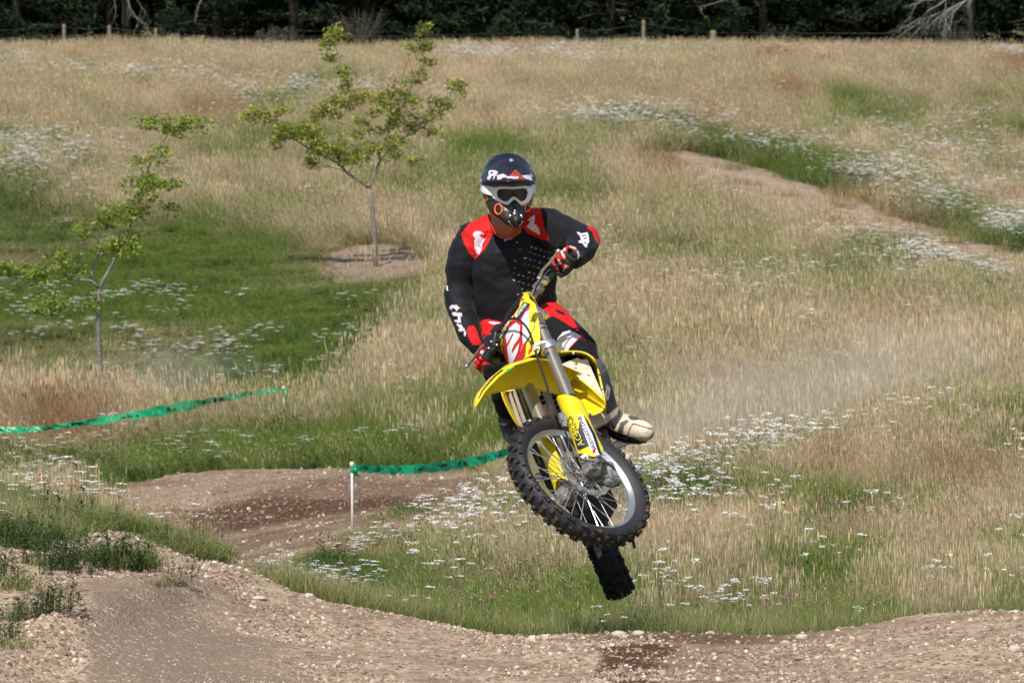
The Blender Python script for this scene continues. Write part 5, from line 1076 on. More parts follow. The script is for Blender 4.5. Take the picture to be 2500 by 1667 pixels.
for k in range(5):
    x0 = 1234 + k * 12.5; b = MB(); b.slab([P(x0, 943, 25.60), P(x0 + 8, 942, 25.585), P(x0 + 8 + 36, 1046, 25.60), P(x0 + 36, 1050, 25.62)], Ff, .006); fin(b, 'louvre', M_cream if k in (0, 1) else M_alud, rg2)
b = MB(); b.slab([P(1278, 1030, 25.56), P(1296, 1022, 25.56), P(1304, 1038, 25.56), P(1284, 1048, 25.56)], Ff, .02); fin(b, 'radiator_foot', M_cream, rg2)
b = MB(); b.slab([P(1324, 990, 25.60), P(1340, 985, 25.60), P(1352, 1010, 25.6), P(1342, 1030, 25.6), P(1330, 1015, 25.6)], Ff, .02); fin(b, 'hose_cover', M_cream)
# tank, seat, frame, engine, subframe
M_B = Matrix((Lf, Ff, Uf)).transposed()
b = MB(); b.tube([B(0, .02, -.05), B(0, .05, -.2), B(0, .05, -.38), B(0, .02, -.5)], [(.04, .04), (.075, .07), (.09, .07), (.07, .05)], 16, up=Lf); fin(b, 'fuel_tank', M_yel_p)
b = MB(); b.tube([B(0, .08, -.40), B(0, .10, -.6), B(0, .10, -.9), B(0, .13, -1.08)], [(.07, .05), (.085, .06), (.09, .055), (.06, .03)], 14, up=Lf); fin(b, 'seat', M_blk)
b = MB(); b.tube([B(0, .10, -1.02), B(0, .15, -1.2), B(0, .17, -1.42)], [(.085, .018), (.08, .015), (.05, .008)], 12, up=Lf); fin(b, 'rear_fender', M_yel_p)
b = MB()
for s in (1, -1): b.tube([B(s * .02, -.02, -.04), B(s * .10, -.12, -.22), B(s * .12, -.30, -.52), B(s * .10, -.52, -.62)], [.022, .026, .026, .024], 10); b.tube([B(s * .02, -.07, -.03), B(s * .06, -.42, -.10), B(s * .08, -.62, -.25), B(s * .10, -.62, -.55)], .019, 10)
fin(b, 'frame', M_alud)
b = MB(); b.box(B(0, -.40, -.36), (.17, .26, .26), M_B, .85, .02); b.tube([B(-.16, -.48, -.42), B(.15, -.48, -.42)], .10, 20); b.box(B(0, -.23, -.26), (.13, .14, .18), M_B, .9, .015); fin(b, 'engine', M_brown)
b = MB(); b.slab([P(1290, 1088, 25.72), P(1350, 1050, 25.72), P(1440, 1085, 25.74), P(1505, 1225, 25.78), P(1475, 1275, 25.8), P(1400, 1255, 25.8), P(1330, 1180, 25.76)], Ff, .16); fin(b, 'crankcase', mat('dark_engine', (.03, .027, .025), .7, namt=.5, nscale=14, dirt=(.13, .08, .05), dscale=10, dthr=.55))
for k in range(6): b = MB(); b.box(B(0, -.18 - k * .022, -.26), (.155, .21, .006), M_B, 1); fin(b, 'cooling_fin', M_alud)
b = MB(); b.tube([B(-.03, -.28, -.15), B(-.08, -.36, -.08), B(-.14, -.34, -.15), B(-.15, -.26, -.32), B(-.14, -.12, -.6), B(-.15, -.05, -.9)], [.02, .02, .022, .024, .026, .045], 12); fin(b, 'exhaust', M_brown)
b = MB(); b.slab([B(-.10, -.60, -.15), B(.10, -.60, -.15), B(.11, -.66, -.35), B(-.11, -.66, -.35)], Ff, .006); fin(b, 'skid_plate', M_alud)
b = MB()
for s in (1, -1): b.tube([B(s * .10, -.42, -.60), B(s * .10, -.47, -.85), B(s * .085, -.52, -1.2)], [(.02, .03)] * 3, 8)
fin(b, 'swingarm', M_alud)
for s in (1, -1): b = MB(); b.tube([B(s * .12, -.47, -.50), B(s * .23, -.47, -.50)], [(.02, .012)] * 2, 8); fin(b, 'footpeg', M_steel)
b = MB(); b.tube([P(1535, 1150, 25.9), P(1556, 1148, 25.8), P(1570, 1139, 25.78)], [.008, .009, .006], 8); b.tube([P(1551, 1150, 25.8), P(1561, 1146, 25.79)], .013, 10); fin(b, 'gear_lever', M_steel)
# rear wheel
CR = P(1452, 1294, 26.46); rwheel, fr, r1, r2 = wheel(False, CR, Lf, Ff, .335, .250, .125, .050, 52, bike)
disc_(CR - Lf * .055, -Lf, r1, r2, .115, .085, .004, fr, 1)
b = MB(); b.slab([P(1447, 1322, 26.1), P(1463, 1330, 26.1), P(1471, 1358, 26.15), P(1461, 1364, 26.15), P(1453, 1348, 26.1)], Ff, .02); fin(b, 'chain_guide', M_alud)
b = MB(); b.slab([P(1540, 1315, 26.2), P(1549, 1318, 26.2), P(1553, 1336, 26.2), P(1546, 1339, 26.2)], Ff, .02); fin(b, 'brake_guard', M_blk)
# ------------------------------------------------------------------ rider
person = empty('person', P(1260, 800, 26.0), 'rider in black and red jersey, black helmet and white goggles on the yellow bike', 'person'); PO = person.location.copy()
def link_p(me, name, par=None): me.transform(Matrix.Translation(-PO)); return link(bpy.data.objects.new(name, me), par or person)
def fuse(mb, mats, vox=.005, smooth=6, fac=.5):
    me = mesh_from('tmp', mb.V, mb.F, mats, mb.M); o = bpy.data.objects.new('tmp', me); sc.collection.objects.link(o)
    r = o.modifiers.new('r', 'REMESH'); r.mode = 'VOXEL'; r.voxel_size = vox; s = o.modifiers.new('s', 'SMOOTH'); s.iterations = smooth; s.factor = fac
    dg = bpy.context.evaluated_depsgraph_get(); m2 = bpy.data.meshes.new_from_object(o.evaluated_get(dg)); bpy.data.objects.remove(o); bpy.data.meshes.remove(me)
    m2.materials.clear()
    for m in (mats if isinstance(mats, (list, tuple)) else [mats]): m2.materials.append(m)
    m2.polygons.foreach_set('use_smooth', [True] * len(m2.polygons)); return m2
def wrinkle(me, amp, s, sd, dirv=None):
    n = len(me.vertices); co = np.zeros(n * 3); me.vertices.foreach_get('co', co); co = co.reshape(-1, 3); nr = np.zeros(n * 3); me.vertices.foreach_get('normal', nr); nr = nr.reshape(-1, 3)
    v = np.array([noise.noise(Vector((p[0] * s[0] + sd, p[1] * s[1], p[2] * s[2]))) for p in co]); v = 1 - np.abs(v) * 2.2
    co += nr * (v * amp)[:, None]; me.vertices.foreach_set('co', co.ravel()); me.update()
RS = 1.
def tb(b, pts, **k):
    """pts: (px, py, depth, radius_px or (rx,ry) px)"""
    r = []
    for p in pts:
        s = p[2] / FPX; q = p[3]; r.append((q[0] * s, q[1] * s) if isinstance(q, tuple) else q * s)
    Pn = [P(p[0], p[1], p[2]) for p in pts]; r = [x if isinstance(x, tuple) else (x, x) for x in r]
    r = [(x[0] * RS, x[1] * RS) for x in r]; b.tube(Pn, r, 20, **k)
    for e, i in ((Pn[0], 0), (Pn[-1], -1)): b.ico(e, 1, 2, (r[i][0] * .97, min(r[i]) * .97, min(r[i]) * .97))
sx = CM @ Vector((1, 0, 0))
BLK = (.010, .010, .014); NAV = (.012, .012, .020); RED = (.62, .014, .012); WHT = (.74, .70, .80); SKN = (.55, .24, .16)
M_cloth = print_mat('jersey_cloth', .66, .35, 14, .18); M_pants = print_mat('trouser_cloth', .8, .25, 16, .14); [setattr(m_.node_tree.nodes['Principled BSDF'].inputs['Sheen Weight'], 'default_value', .06) for m_ in (M_cloth, M_pants)]
M_skin = mat('skin', (.42, .17, .10), .55, namt=.08, nscale=40); M_boot = print_mat('boot_leather', .55, .2, 40, .3, dust=.28)
RS = .80
# body under the clothes (head, neck, arms, legs in one surface)
b = MB()
tb(b, [(1240, 560, 25.98, (60, 50)), (1240, 640, 26.0, (85, 62)), (1250, 720, 26.03, (78, 60)), (1262, 790, 26.05, (80, 68))], up=sx)
tb(b, [(1244, 470, 25.80, 44), (1240, 520, 25.84, 36), (1238, 560, 25.90, 38)], up=sx); tb(b, [(1150, 590, 25.96, 34), (1240, 565, 25.96, 40), (1332, 552, 25.92, 34)])
tb(b, [(1150, 592, 25.96, 34), (1122, 680, 25.96, 24), (1122, 740, 25.96, 22), (1140, 800, 25.90, 20), (1172, 860, 25.84, 14)]); tb(b, [(1335, 552, 25.92, 34), (1390, 572, 25.82, 28), (1426, 592, 25.72, 25), (1412, 615, 25.6, 20), (1393, 634, 25.5, 14)])
tb(b, [(1300, 775, 26.05, 50), (1362, 828, 25.95, 34), (1418, 872, 25.78, 28), (1452, 930, 25.80, 24), (1492, 1020, 25.88, 20), (1560, 1050, 25.80, 16)]); tb(b, [(1215, 800, 26.05, 48), (1208, 860, 25.97, 32), (1216, 915, 25.88, 24), (1235, 980, 25.88, 22), (1258, 1050, 25.98, 18), (1270, 1075, 25.9, 14)])
RS = 1.
# face: brow, nose, cheeks behind the goggles
hc = P(1248, 466, 25.70)
b.ico(P(1249, 478, 25.665), .011, 2, (1, 1.4, 2.2)); b.ico(P(1249, 486, 25.655), .013, 2, (1.1, 1, .9)); b.ico(P(1249, 458, 25.69), .02, 2, (2.4, 1, .6)); b.ico(P(1232, 486, 25.68), .018, 2); b.ico(P(1266, 486, 25.68), .018, 2)
body = link_p(fuse(b, M_skin, .006, 4), 'body')
M_eye = mat('eye_white', (.35, .30, .28), .3); M_iris = mat('iris', (.03, .02, .015), .1)
for x in (1234, 1264):
    e = MB(); e.ico(P(x, 468, 25.678), .0115, 2); e.V = [v - PO for v in e.V]; eo = e.obj('eye', M_eye, person); e = MB(); e.ico(P(x + 1, 468, 25.667), .0050, 2, (1, .5, 1)); e.V = [v - PO for v in e.V]; e.obj('iris', M_iris, eo)
    e = MB(); e.tube([P(x - 10, 461, 25.668), P(x, 458, 25.660), P(x + 10, 461, 25.668)], [.002, .0035, .002], 6); e.V = [v - PO for v in e.V]; e.obj('eyebrow', mat('brow_hair', (.04, .02, .012), .8) if 'brow_hair' not in bpy.data.materials else bpy.data.materials['brow_hair'], person)
# jersey
b = MB()
tb(b, [(1237, 582, 25.99, (86, 62)), (1240, 610, 25.99, (106, 72)), (1246, 650, 26.0, (112, 76)), (1252, 700, 26.02, (106, 74)), (1256, 745, 26.03, (98, 70)), (1262, 772, 26.04, (94, 68))], up=sx)
tb(b, [(1150, 592, 25.97, (42, 42)), (1190, 566, 25.98, 40), (1240, 572, 25.985, 42), (1300, 552, 25.95, 42), (1338, 553, 25.92, (44, 44))])
tb(b, [(1148, 602, 25.97, 44), (1130, 645, 25.97, 38), (1122, 690, 25.97, 33), (1120, 738, 25.96, 32), (1133, 778, 25.92, 29), (1151, 822, 25.88, 24), (1167, 850, 25.85, 19)])
tb(b, [(1338, 553, 25.92, 45), (1370, 568, 25.86, 41), (1402, 582, 25.78, 39), (1424, 590, 25.72, 38), (1420, 606, 25.66, 33), (1408, 622, 25.58, 25), (1400, 632, 25.52, 20)])
me = fuse(b, M_cloth, .0042, 5); wrinkle(me, .0095, (4.5, 4, 10), 3); wrinkle(me, .0030, (9, 8, 17), 8)
Z3 = lambda pts: [(p[0] / 5.228 + 1070, p[1] / 5.228 + 500) for p in pts]; Z2 = lambda pts: [(p[0] / 7.125 + 1300, p[1] / 7.125 + 480) for p in pts]; Z1 = lambda pts: [(p[0] / 7.125 + 1150, p[1] / 7.125 + 360) for p in pts]; Z4 = lambda pts: [(p[0] / 6.535 + 1070, p[1] / 6.535 + 720) for p in pts]; Z6 = lambda pts: [(p[0] / 4.613 + 1320, p[1] / 4.613 + 760) for p in pts]
pol = [(RED, Z3([(680, 60), (600, 90), (500, 150), (380, 250), (290, 370), (330, 500), (400, 620), (470, 700), (600, 560), (690, 390), (740, 300), (700, 200)])),
       (RED, [(1290, 480), (1316, 486), (1322, 520), (1328, 553), (1341, 588), (1324, 585), (1300, 575), (1290, 570), (1272, 552), (1262, 545), (1285, 520)]), (RED, Z2([(170, 140), (350, 190), (340, 215), (180, 175)])),
       (RED, Z2([(950, 480), (1000, 470), (1110, 540), (1220, 740), (1180, 860), (1080, 740), (1040, 610), (960, 560)])), (RED, Z4([(450, 560), (490, 495), (570, 485), (615, 560), (660, 700), (700, 800), (540, 790), (480, 680)])),
       (WHT, Z3([(445, 365), (480, 340), (540, 345), (590, 378), (545, 375), (530, 400), (560, 420), (597, 440), (560, 500), (552, 580), (520, 632), (490, 615), (465, 560), (455, 460), (480, 440), (460, 412), (442, 405)])), (RED, Z3([(515, 500), (548, 540), (540, 560), (512, 512)])),
       (WHT, Z1([(1104, 1180), (1110, 1230), (1090, 1320), (1130, 1350), (1180, 1420), (1205, 1490), (1185, 1520), (1130, 1490), (1050, 1440), (980, 1390), (970, 1370), (1010, 1330), (1030, 1280), (970, 1285), (1040, 1210)])), (RED, Z1([(1100, 1400), (1125, 1450), (1150, 1480), (1110, 1440)])),
       (WHT, Z2([(770, 615), (830, 625), (835, 645), (950, 622), (975, 660), (987, 790), (955, 830), (945, 885), (905, 870), (880, 820), (805, 800), (798, 770), (850, 760), (830, 690), (795, 650)])), (BLK, Z2([(858, 668), (900, 668), (890, 702), (866, 702)])), (BLK, Z2([(880, 722), (950, 715), (950, 735), (890, 740)])), (BLK, Z2([(875, 775), (930, 800), (930, 830), (895, 800)])), (BLK, Z2([(905, 655), (925, 655), (930, 700), (915, 700)])),
       (WHT, Z4([(178, 190), (205, 165), (290, 165), (343, 215), (312, 222), (308, 257), (285, 250), (275, 220), (208, 205), (218, 243), (190, 235)])), (WHT, Z4([(215, 270), (370, 290), (380, 345), (345, 340), (362, 400), (357, 447), (265, 430), (253, 395), (322, 400), (310, 340), (225, 325)])),
       (WHT, Z4([(285, 460), (365, 470), (390, 510), (425, 560), (440, 600), (432, 657), (408, 642), (415, 590), (395, 570), (340, 582), (315, 555), (345, 520), (300, 490)])), (WHT, Z3([(100, 1035), (118, 1030), (128, 1100), (105, 1090)])), (WHT, Z3([(840, 450), (870, 435), (950, 418), (935, 438), (880, 450), (842, 468)]))]
random.seed(12)
for i in range(9):           # rows of small white dashes over the left chest
    for j in range(10):
        x = 1262 + j * 11.5 - i * 6.8 + (i % 2) * 4; y = 592 + i * 13.6 + j * 3.6
        if x < 1245 + i * 1.5 or x > 1352 or y > 745 or (x - 1245) / 100 + random.random() * .55 < .42: continue
        w_ = U(1.6, 3.3); pol.append((tuple([U(.12, .62)] * 3), [(x - w_, y - 1.7), (x + w_, y - .5), (x + w_, y + 1.9), (x - w_, y + .7)]))
paint_mesh(me, BLK, pol); jersey = link_p(me, 'jersey')
# neck skin above the neckline, with a thin red collar
b = MB(); tb(b, [(1236, 520, 25.86, (40, 34)), (1234, 548, 25.84, (37, 30)), (1234, 562, 25.86, (28, 24))], up=sx); me = fuse(b, M_skin, .005, 3); link_p(me, 'neck')
b = MB(); b.tube([P(1193, 524, 25.86), P(1198, 548, 25.82), P(1209, 570, 25.80), (P(1228, 578, 25.80)), P(1248, 576, 25.80), P(1268, 560, 25.81), P(1280, 540, 25.85)], [(.005, .005)] * 7, 8); b.V = [v - PO for v in b.V]; b.obj('collar', mat('red_cloth', RED, .8), person)
# trousers
b = MB()
tb(b, [(1256, 752, 26.04, (88, 62)), (1262, 790, 26.06, (92, 70)), (1262, 825, 26.07, (88, 70))], up=sx); tb(b, [(1306, 775, 26.05, 58), (1345, 800, 25.95, 56), (1385, 835, 25.84, 50), (1418, 860, 25.74, 42), (1426, 880, 25.72, 38), (1440, 915, 25.77, 34)])
tb(b, [(1222, 800, 26.05, 56), (1208, 850, 25.92, 46), (1214, 905, 25.80, 34), (1222, 950, 25.84, 27), (1240, 1005, 25.92, 24)])
me = fuse(b, M_pants, .0045, 5); wrinkle(me, .006, (5, 5, 10), 5)
pol = [(RED, [(1140, 700), (1260, 700), (1262, 790), (1240, 810), (1225, 860), (1206, 885), (1140, 900)]), (BLK, Z4([(665, 740), (700, 660), (740, 610), (745, 640), (700, 700), (680, 760)])), (WHT, Z4([(800, 425), (860, 425), (985, 440), (955, 462), (890, 470), (830, 455)])),
       (RED, [(1300, 700), (1380, 700), (1395, 770), (1425, 830), (1422, 815), (1374, 784), (1350, 771), (1327, 782), (1318, 782)]), (BLK, [(1352, 757), (1362, 756), (1380, 765), (1378, 772)]), (RED, Z6([(140, 50), (240, 30), (420, 190), (440, 240), (260, 110)])),
       (WHT, Z6([(170, 385), (195, 300), (250, 235), (330, 213), (400, 245), (465, 285), (430, 300), (370, 355), (320, 410), (300, 480), (230, 480)])), (RED, Z6([(462, 283), (500, 300), (520, 330), (470, 300), (430, 308), (325, 418), (312, 420), (420, 300)])), (RED, Z6([(590, 500), (640, 570), (640, 620), (600, 530)]))]
paint_mesh(me, BLK, pol); link_p(me, 'trousers')
# boots
BG = (.70, .60, .48); GR = (.055, .06, .075)
b = MB(); tb(b, [(1448, 905, 25.70, (34, 36)), (1462, 950, 25.74, (34, 36)), (1477, 995, 25.80, (30, 34)), (1490, 1022, 25.84, (30, 36))], up=sx); tb(b, [(1490, 1030, 25.86, 29), (1520, 1038, 25.84, 30), (1550, 1047, 25.80, 29), (1574, 1054, 25.76, 25)]); b.ico(P(1480, 1046, 25.90), .04, 2)
me = fuse(b, M_boot, .0042, 4)
pol = [(BG, Z6([(730, 1180), (850, 1090), (870, 1060), (1010, 1170), (1060, 1210), (1200, 1230), (1290, 1310), (1290, 1420), (1180, 1480), (980, 1400), (800, 1330), (735, 1240)])), (GR, Z6([(745, 1260), (860, 1160), (880, 1100), (930, 1150), (910, 1200), (820, 1330)])), (GR, Z6([(860, 1360), (900, 1250), (960, 1220), (1000, 1235), (940, 1290), (925, 1390)])),
       (GR, Z6([(985, 1170), (1080, 1190), (1100, 1220), (1040, 1225), (1000, 1215)])), ((.16, .05, .05), Z6([(975, 1390), (1000, 1310), (1040, 1255), (1260, 1320), (1262, 1335), (1045, 1272), (1012, 1320), (990, 1395)])), (GR, Z6([(1262, 1290), (1300, 1300), (1300, 1400), (1240, 1480), (1200, 1500), (1250, 1400), (1275, 1350)])), ((.02, .02, .022), Z6([(700, 1290), (860, 1370), (980, 1405), (1100, 1470), (1200, 1480), (1180, 1540), (880, 1480), (700, 1400)])),
       ((.55, .55, .58), Z6([(742, 820), (760, 835), (782, 860), (780, 930), (760, 1000), (735, 1000), (712, 940), (735, 900)])), (GR, Z6([(752, 870), (765, 880), (760, 960), (748, 940)])), ((.30, .24, .2), Z6([(1185, 1355), (1210, 1355), (1210, 1370), (1190, 1370)]))]
paint_mesh(me, GR, pol); link_p(me, 'boot')
b = MB(); tb(b, [(1238, 1020, 25.94, (24, 30)), (1250, 1055, 25.98, (24, 28))], up=sx); tb(b, [(1250, 1060, 25.98, 22), (1262, 1072, 25.9, 22), (1272, 1082, 25.82, 20)]); me = fuse(b, M_boot, .005, 4); paint_mesh(me, GR, [((.6, .6, .6), [(1252, 1042), (1258, 1044), (1256, 1052), (1260, 1056), (1256, 1056), (1253, 1048)]), ((.4, .03, .03), [(1236, 1040), (1243, 1042), (1243, 1048), (1238, 1047)])]); link_p(me, 'boot')
for pts in ([(1478, 1058, 25.9), (1500, 1070, 25.88), (1530, 1080, 25.84), (1552, 1082, 25.80), (1572, 1078, 25.78)],):
    b = MB(); b.tube([P(p[0], p[1] - 3, p[2] + .01) for p in pts], [(.026, .009)] * 5, 8, up=Vector((0, 1, 0))); b.V = [v - PO for v in b.V]; b.obj('boot_sole', M_blk, person)
for (x0, y0, x1, y1) in ((1478, 1012, 1512, 1000), (1490, 1040, 1530, 1018), (1510, 1052, 1546, 1026)):
    b = MB(); b.tube([P(x0, y0, 25.82), P((x0 + x1) / 2, (y0 + y1) / 2 , 25.792), P(x1, y1, 25.82)], [(.009, .0025)] * 3, 8, up=Vector((.4, 0, 1))); b.V = [v - PO for v in b.V]; b.obj('buckle_strap', mat('strap', (.07, .075, .09), .5) if 'strap' not in bpy.data.materials else bpy.data.materials['strap'], person)
# gloved hands closed on the grips
M_glove = print_mat('glove', .65, .35, 60, .3)
def hand(s, wrist, cols):
    b = MB(); off = .345; g = BAR(s * off); idx = []
    def pt(l, a, r): return BAR(s * l) + f_ * (math.sin(a) * r) + F_ * (math.cos(a) * r)
    KN = R(118)
    for i, (dl, ln, rr) in enumerate([(-.036, 1.0, .0115), (-.012, 1.08, .0118), (.012, 1.0, .0112), (.034, .85, .0100)]):
        l = off + dl
        if i == 0: pts = [pt(l, KN, .050), pt(l - .004, R(80), .052), pt(l - .008, R(45), .052), pt(l - .010, R(10), .044), pt(l - .010, R(-30), .034)]
        else: pts = [pt(l, KN, .050), pt(l, R(78), .046), pt(l, R(40), .042), pt(l, R(-5), .037), pt(l, R(-60), .032), pt(l, R(-95 * ln), .030)]
        b.tube(pts, [rr * 1.12] + [rr] * (len(pts) - 2) + [rr * .85], 10); b.ico(pts[-1], rr * .9, 2); b.ico(pts[0], rr * 1.25, 2); b.ico(pts[2], rr * 1.08, 2)
    # palm and back of the hand
    for dl in (-.034, -.012, .012, .032): b.tube([pt(off + dl, KN, .046), BAR(s * (off + dl * .8)) - F_ * .05 + f_ * .015, wrist + n_ * s * dl * .4], [.016, .019, .02], 10)
    # thumb under the bar
    b.tube([BAR(s * (off - .03)) - F_ * .045 - f_ * .0, pt(off - .060, R(210), .034), pt(off - .066, R(262), .033), pt(off - .060, R(300), .032)], [.016, .0135, .012, .010], 10); b.ico(pt(off - .060, R(300), .032), .0105, 2)
    me = fuse(b, M_glove, .0034, 3, .4); return me
# left
wl = P(1399, 634, 25.53); me = hand(1, wl, None)
paint_mesh(me, (.03, .03, .032), [(RED, Z2([(330, 1060), (360, 980), (440, 920), (540, 840), (640, 820), (700, 860), (640, 900), (560, 960), (590, 1060), (500, 1110), (420, 1080), (400, 1130), (480, 1230), (440, 1240), (360, 1200)])), ((.62, .58, .56), Z2([(470, 880), (560, 850), (580, 930), (520, 960), (580, 1060), (550, 1075), (490, 980)])), (RED, Z2([(560, 830), (640, 830), (630, 900), (590, 930)])), ((.62, .58, .56), Z2([(640, 850), (740, 880), (800, 950), (815, 1040), (780, 1090), (790, 1000), (740, 920), (650, 890)])),
   (RED, Z2([(470, 1180), (600, 1170), (640, 1230), (560, 1310), (470, 1310), (400, 1230)])), ((.62, .58, .56), Z2([(490, 1270), (600, 1190), (650, 1200), (560, 1260), (500, 1310), (470, 1300)])), ((.62, .58, .56), Z2([(430, 1080), (480, 1120), (520, 1170), (470, 1180)])), (RED, Z2([(700, 900), (780, 920), (770, 970), (720, 950)]))]); link_p(me, 'glove')
b = MB(); b.tube([wl, wl.lerp(P(1412, 618, 25.62), .45)], [.031, .034], 14, cap=False); me = fuse(b, M_glove, .004, 2) if False else None
b = MB(); c0 = wl + (wl - P(1412, 618, 25.62)) * .12; c1 = wl.lerp(P(1412, 618, 25.62), .42); b.tube([c0, c0.lerp(c1, .5), c1], [.030, .034, .036], 16); b.V = [v - PO for v in b.V]; b.obj('glove_cuff', mat('red_cuff', (.50, .012, .012), .7), person)
# right
wr_ = P(1178, 868, 25.84); me = hand(-1, wr_, None)
paint_mesh(me, (.50, .012, .012), [((.66, .60, .60), Z4([(560, 960), (600, 900), (760, 880), (770, 990), (740, 1010), (640, 985), (590, 1050), (565, 1020)])), (RED, Z4([(600, 1060), (640, 985), (740, 1010), (730, 1120), (680, 1180), (610, 1120)])), (BLK, Z4([(760, 860), (1000, 860), (1000, 1050), (740, 1130)]))]); link_p(me, 'glove')
b = MB(); c0 = wr_ + (wr_ - P(1158, 830, 25.88)) * .15; c1 = wr_.lerp(P(1158, 830, 25.88), .75); b.tube([c0, c0.lerp(c1, .5), c1], [.030, .032, .034], 16); b.V = [v - PO for v in b.V]; b.obj('glove_cuff', bpy.data.materials['red_cuff'], person)
# ---- helmet
M_shell = print_mat('helmet_shell', .32, 0, 30, .45, coat=.25, dust=.10)
HD = 25.78
rings = [(374, 1226, 1252, .02, .02, 0), (380, 1208, 1270, .06, .06, 0), (390, 1194, 1284, .09, .09, 0), (405, 1184, 1296, .115, .115, 0), (425, 1176, 1304, .13, .13, 0), (445, 1173, 1307, .135, .135, .0), (465, 1175, 1306, .135, .13, 0), (485, 1181, 1302, .14, .11, 0), (500, 1187, 1298, .155, .08, 0), (515, 1194, 1290, .165, .04, 0), (530, 1207, 1282, .172, -.02, 0), (543, 1226, 1274, .172, -.07, 0), (552, 1243, 1267, .168, -.11, 0), (557, 1252, 1262, .160, -.14, 0)]
b = MB(); NA = 96
Rf = []
yy2 = np.linspace(374, 557, 90)
tabR = np.array(rings, float)
for y in yy2:
    lx, rx, fr_, bk_ = [np.interp(y, tabR[:, 0], tabR[:, k]) for k in (1, 2, 3, 4)]
    cxm, hw = (lx + rx) / 2, (rx - lx) / 2; mid = (fr_ - bk_) / 2; hd = (fr_ + bk_) / 2
    for k in range(NA):
        a = 2 * math.pi * k / NA; ca, sa = math.cos(a), math.sin(a); ex = .86 if y < 490 else .95
        X_ = math.copysign(abs(ca) ** ex, ca) * hw; D_ = math.copysign(abs(sa) ** ex, sa) * hd
        b.V.append(P(cxm + X_ + (6 if y > 500 else 0) * max(0, -sa) * 0, y, HD - mid + D_))
nr_ = len(yy2)
b.F = [(i * NA + k, i * NA + (k + 1) % NA, (i + 1) * NA + (k + 1) % NA, (i + 1) * NA + k) for i in range(nr_ - 1) for k in range(NA)] + [tuple(range(NA))[::-1]]
# face opening
F2 = []; op = Z1([(440, 690), (1010, 690), (1040, 760), (1030, 900), (900, 1000), (860, 990), (750, 900), (640, 1000), (420, 900), (400, 740)])
cen = [(sum((b.V[i] for i in f), Vector()) / len(f)) for f in b.F]; Xc, Yc = proj_np([tuple(c) for c in cen]); ins = inpoly(Xc, Yc, op)
for f, c, i_ in zip(b.F, cen, ins):
    if i_ and c.y < HD - .03: continue
    F2.append(f)
b.F = F2; b.M = [0] * len(F2); me = mesh_from('helmet', b.V, b.F, M_shell)
HN = (.010, .011, .022); HB = (.012, .012, .014)
paint_mesh(me, HB, [(WHT, Z1([(140, 500), (170, 520), (200, 590), (235, 640), (220, 700), (150, 700)])), (HB, Z1([(165, 600), (200, 600), (190, 640), (170, 640)])), (WHT, Z1([(1105, 680), (1150, 680), (1150, 790), (1085, 790)])), (HB, Z1([(1100, 700), (1125, 700), (1125, 770), (1100, 770)]))])
helmet = link_p(me, 'helmet'); sm_ = helmet.modifiers.new('thickness', 'SOLIDIFY'); sm_.thickness = .018; sm_.offset = 1
# peak
b = MB(); ns, nt_ = 100, 60
def peak(s, t):
    """s across, t from the crown (0) to the front edge (1)"""
    y0 = 376 + 20 * abs(s) ** 2.0 + 18 * s ** 6; y1 = 443 - 2 * abs(s) ** 2 + 0 * s; x0 = 1240 + s * 50; x1 = 1243 + s * 65; bulge = math.sin(math.pi * t) * 8 * s
    x = x0 + (x1 - x0) * t ** .75 + bulge; y = y0 + (y1 - y0) * t ** .92 - 5 * math.sin(math.pi * min(1, t)) * (1 - s * s); d = (HD - .05) - .24 * t ** 1.0 * (1 - .55 * s * s) + .05 * s * s
    d -= .006 * math.exp(-((abs(s) - .36) / .06) ** 2) * math.sin(math.pi * t); return P(x, y, d)
for i in range(nt_ + 1):
    for k in range(ns + 1): b.V.append(peak(-1 + 2 * k / ns, i / nt_))
b.F = [(i * (ns + 1) + k, (i + 1) * (ns + 1) + k, (i + 1) * (ns + 1) + k + 1, i * (ns + 1) + k + 1) for i in range(nt_) for k in range(ns)]; b.M = [0] * len(b.F)
me = mesh_from('peak', b.V, b.F, M_shell); ORG = (.42, .07, .02)
paint_mesh(me, HN, [(WHT, Z1([(300, 420), (340, 395), (420, 400), (470, 430), (460, 450), (420, 500), (395, 565), (380, 560), (395, 500), (350, 500), (350, 530), (310, 570), (280, 550), (285, 510), (310, 490)])), (HN, Z1([(340, 435), (375, 425), (385, 450), (350, 465)])), (WHT, Z1([(440, 490), (560, 460), (620, 490), (600, 520), (540, 530), (510, 560), (445, 560), (460, 520)])),
    (WHT, Z1([(885, 490), (1000, 480), (1040, 510), (1065, 560), (1050, 585), (1010, 560), (940, 545)])), ((.5, .3, .33), Z1([(1020, 470), (1045, 450), (1075, 490), (1070, 530), (1040, 520)])), (ORG, Z1([(775, 385), (640, 510), (610, 540), (940, 560), (910, 520), (850, 460)])), ((.2, .03, .01), Z1([(770, 420), (800, 450), (820, 490), (730, 480)])), (ORG, Z1([(760, 450), (800, 470), (780, 480), (740, 470)])), ((.70, .62, .62), Z1([(610, 505), (830, 505), (810, 548), (620, 542)])), ((.6, .25, .25), Z1([(650, 520), (790, 518), (790, 530), (650, 532)])), ((.4, .42, .4), Z1([(660, 215), (700, 195), (740, 220), (725, 245), (680, 245)]))])
pk = link_p(me, 'peak', None); pk.parent = helmet; me.transform(Matrix.Identity(4)); sm_ = pk.modifiers.new('thickness', 'SOLIDIFY'); sm_.thickness = .004; sm_.offset = -1
b = MB()
for (x, y, r_) in ((1248, 391, .006), (1186, 434, .005), (1299, 430, .004)):
    b.ico(P(x, y, HD - (.11 if y < 400 else .10)), r_, 2, (1, .5, 1))
b.V = [v - PO for v in b.V]; b.obj('peak_screw', M_alud, helmet)
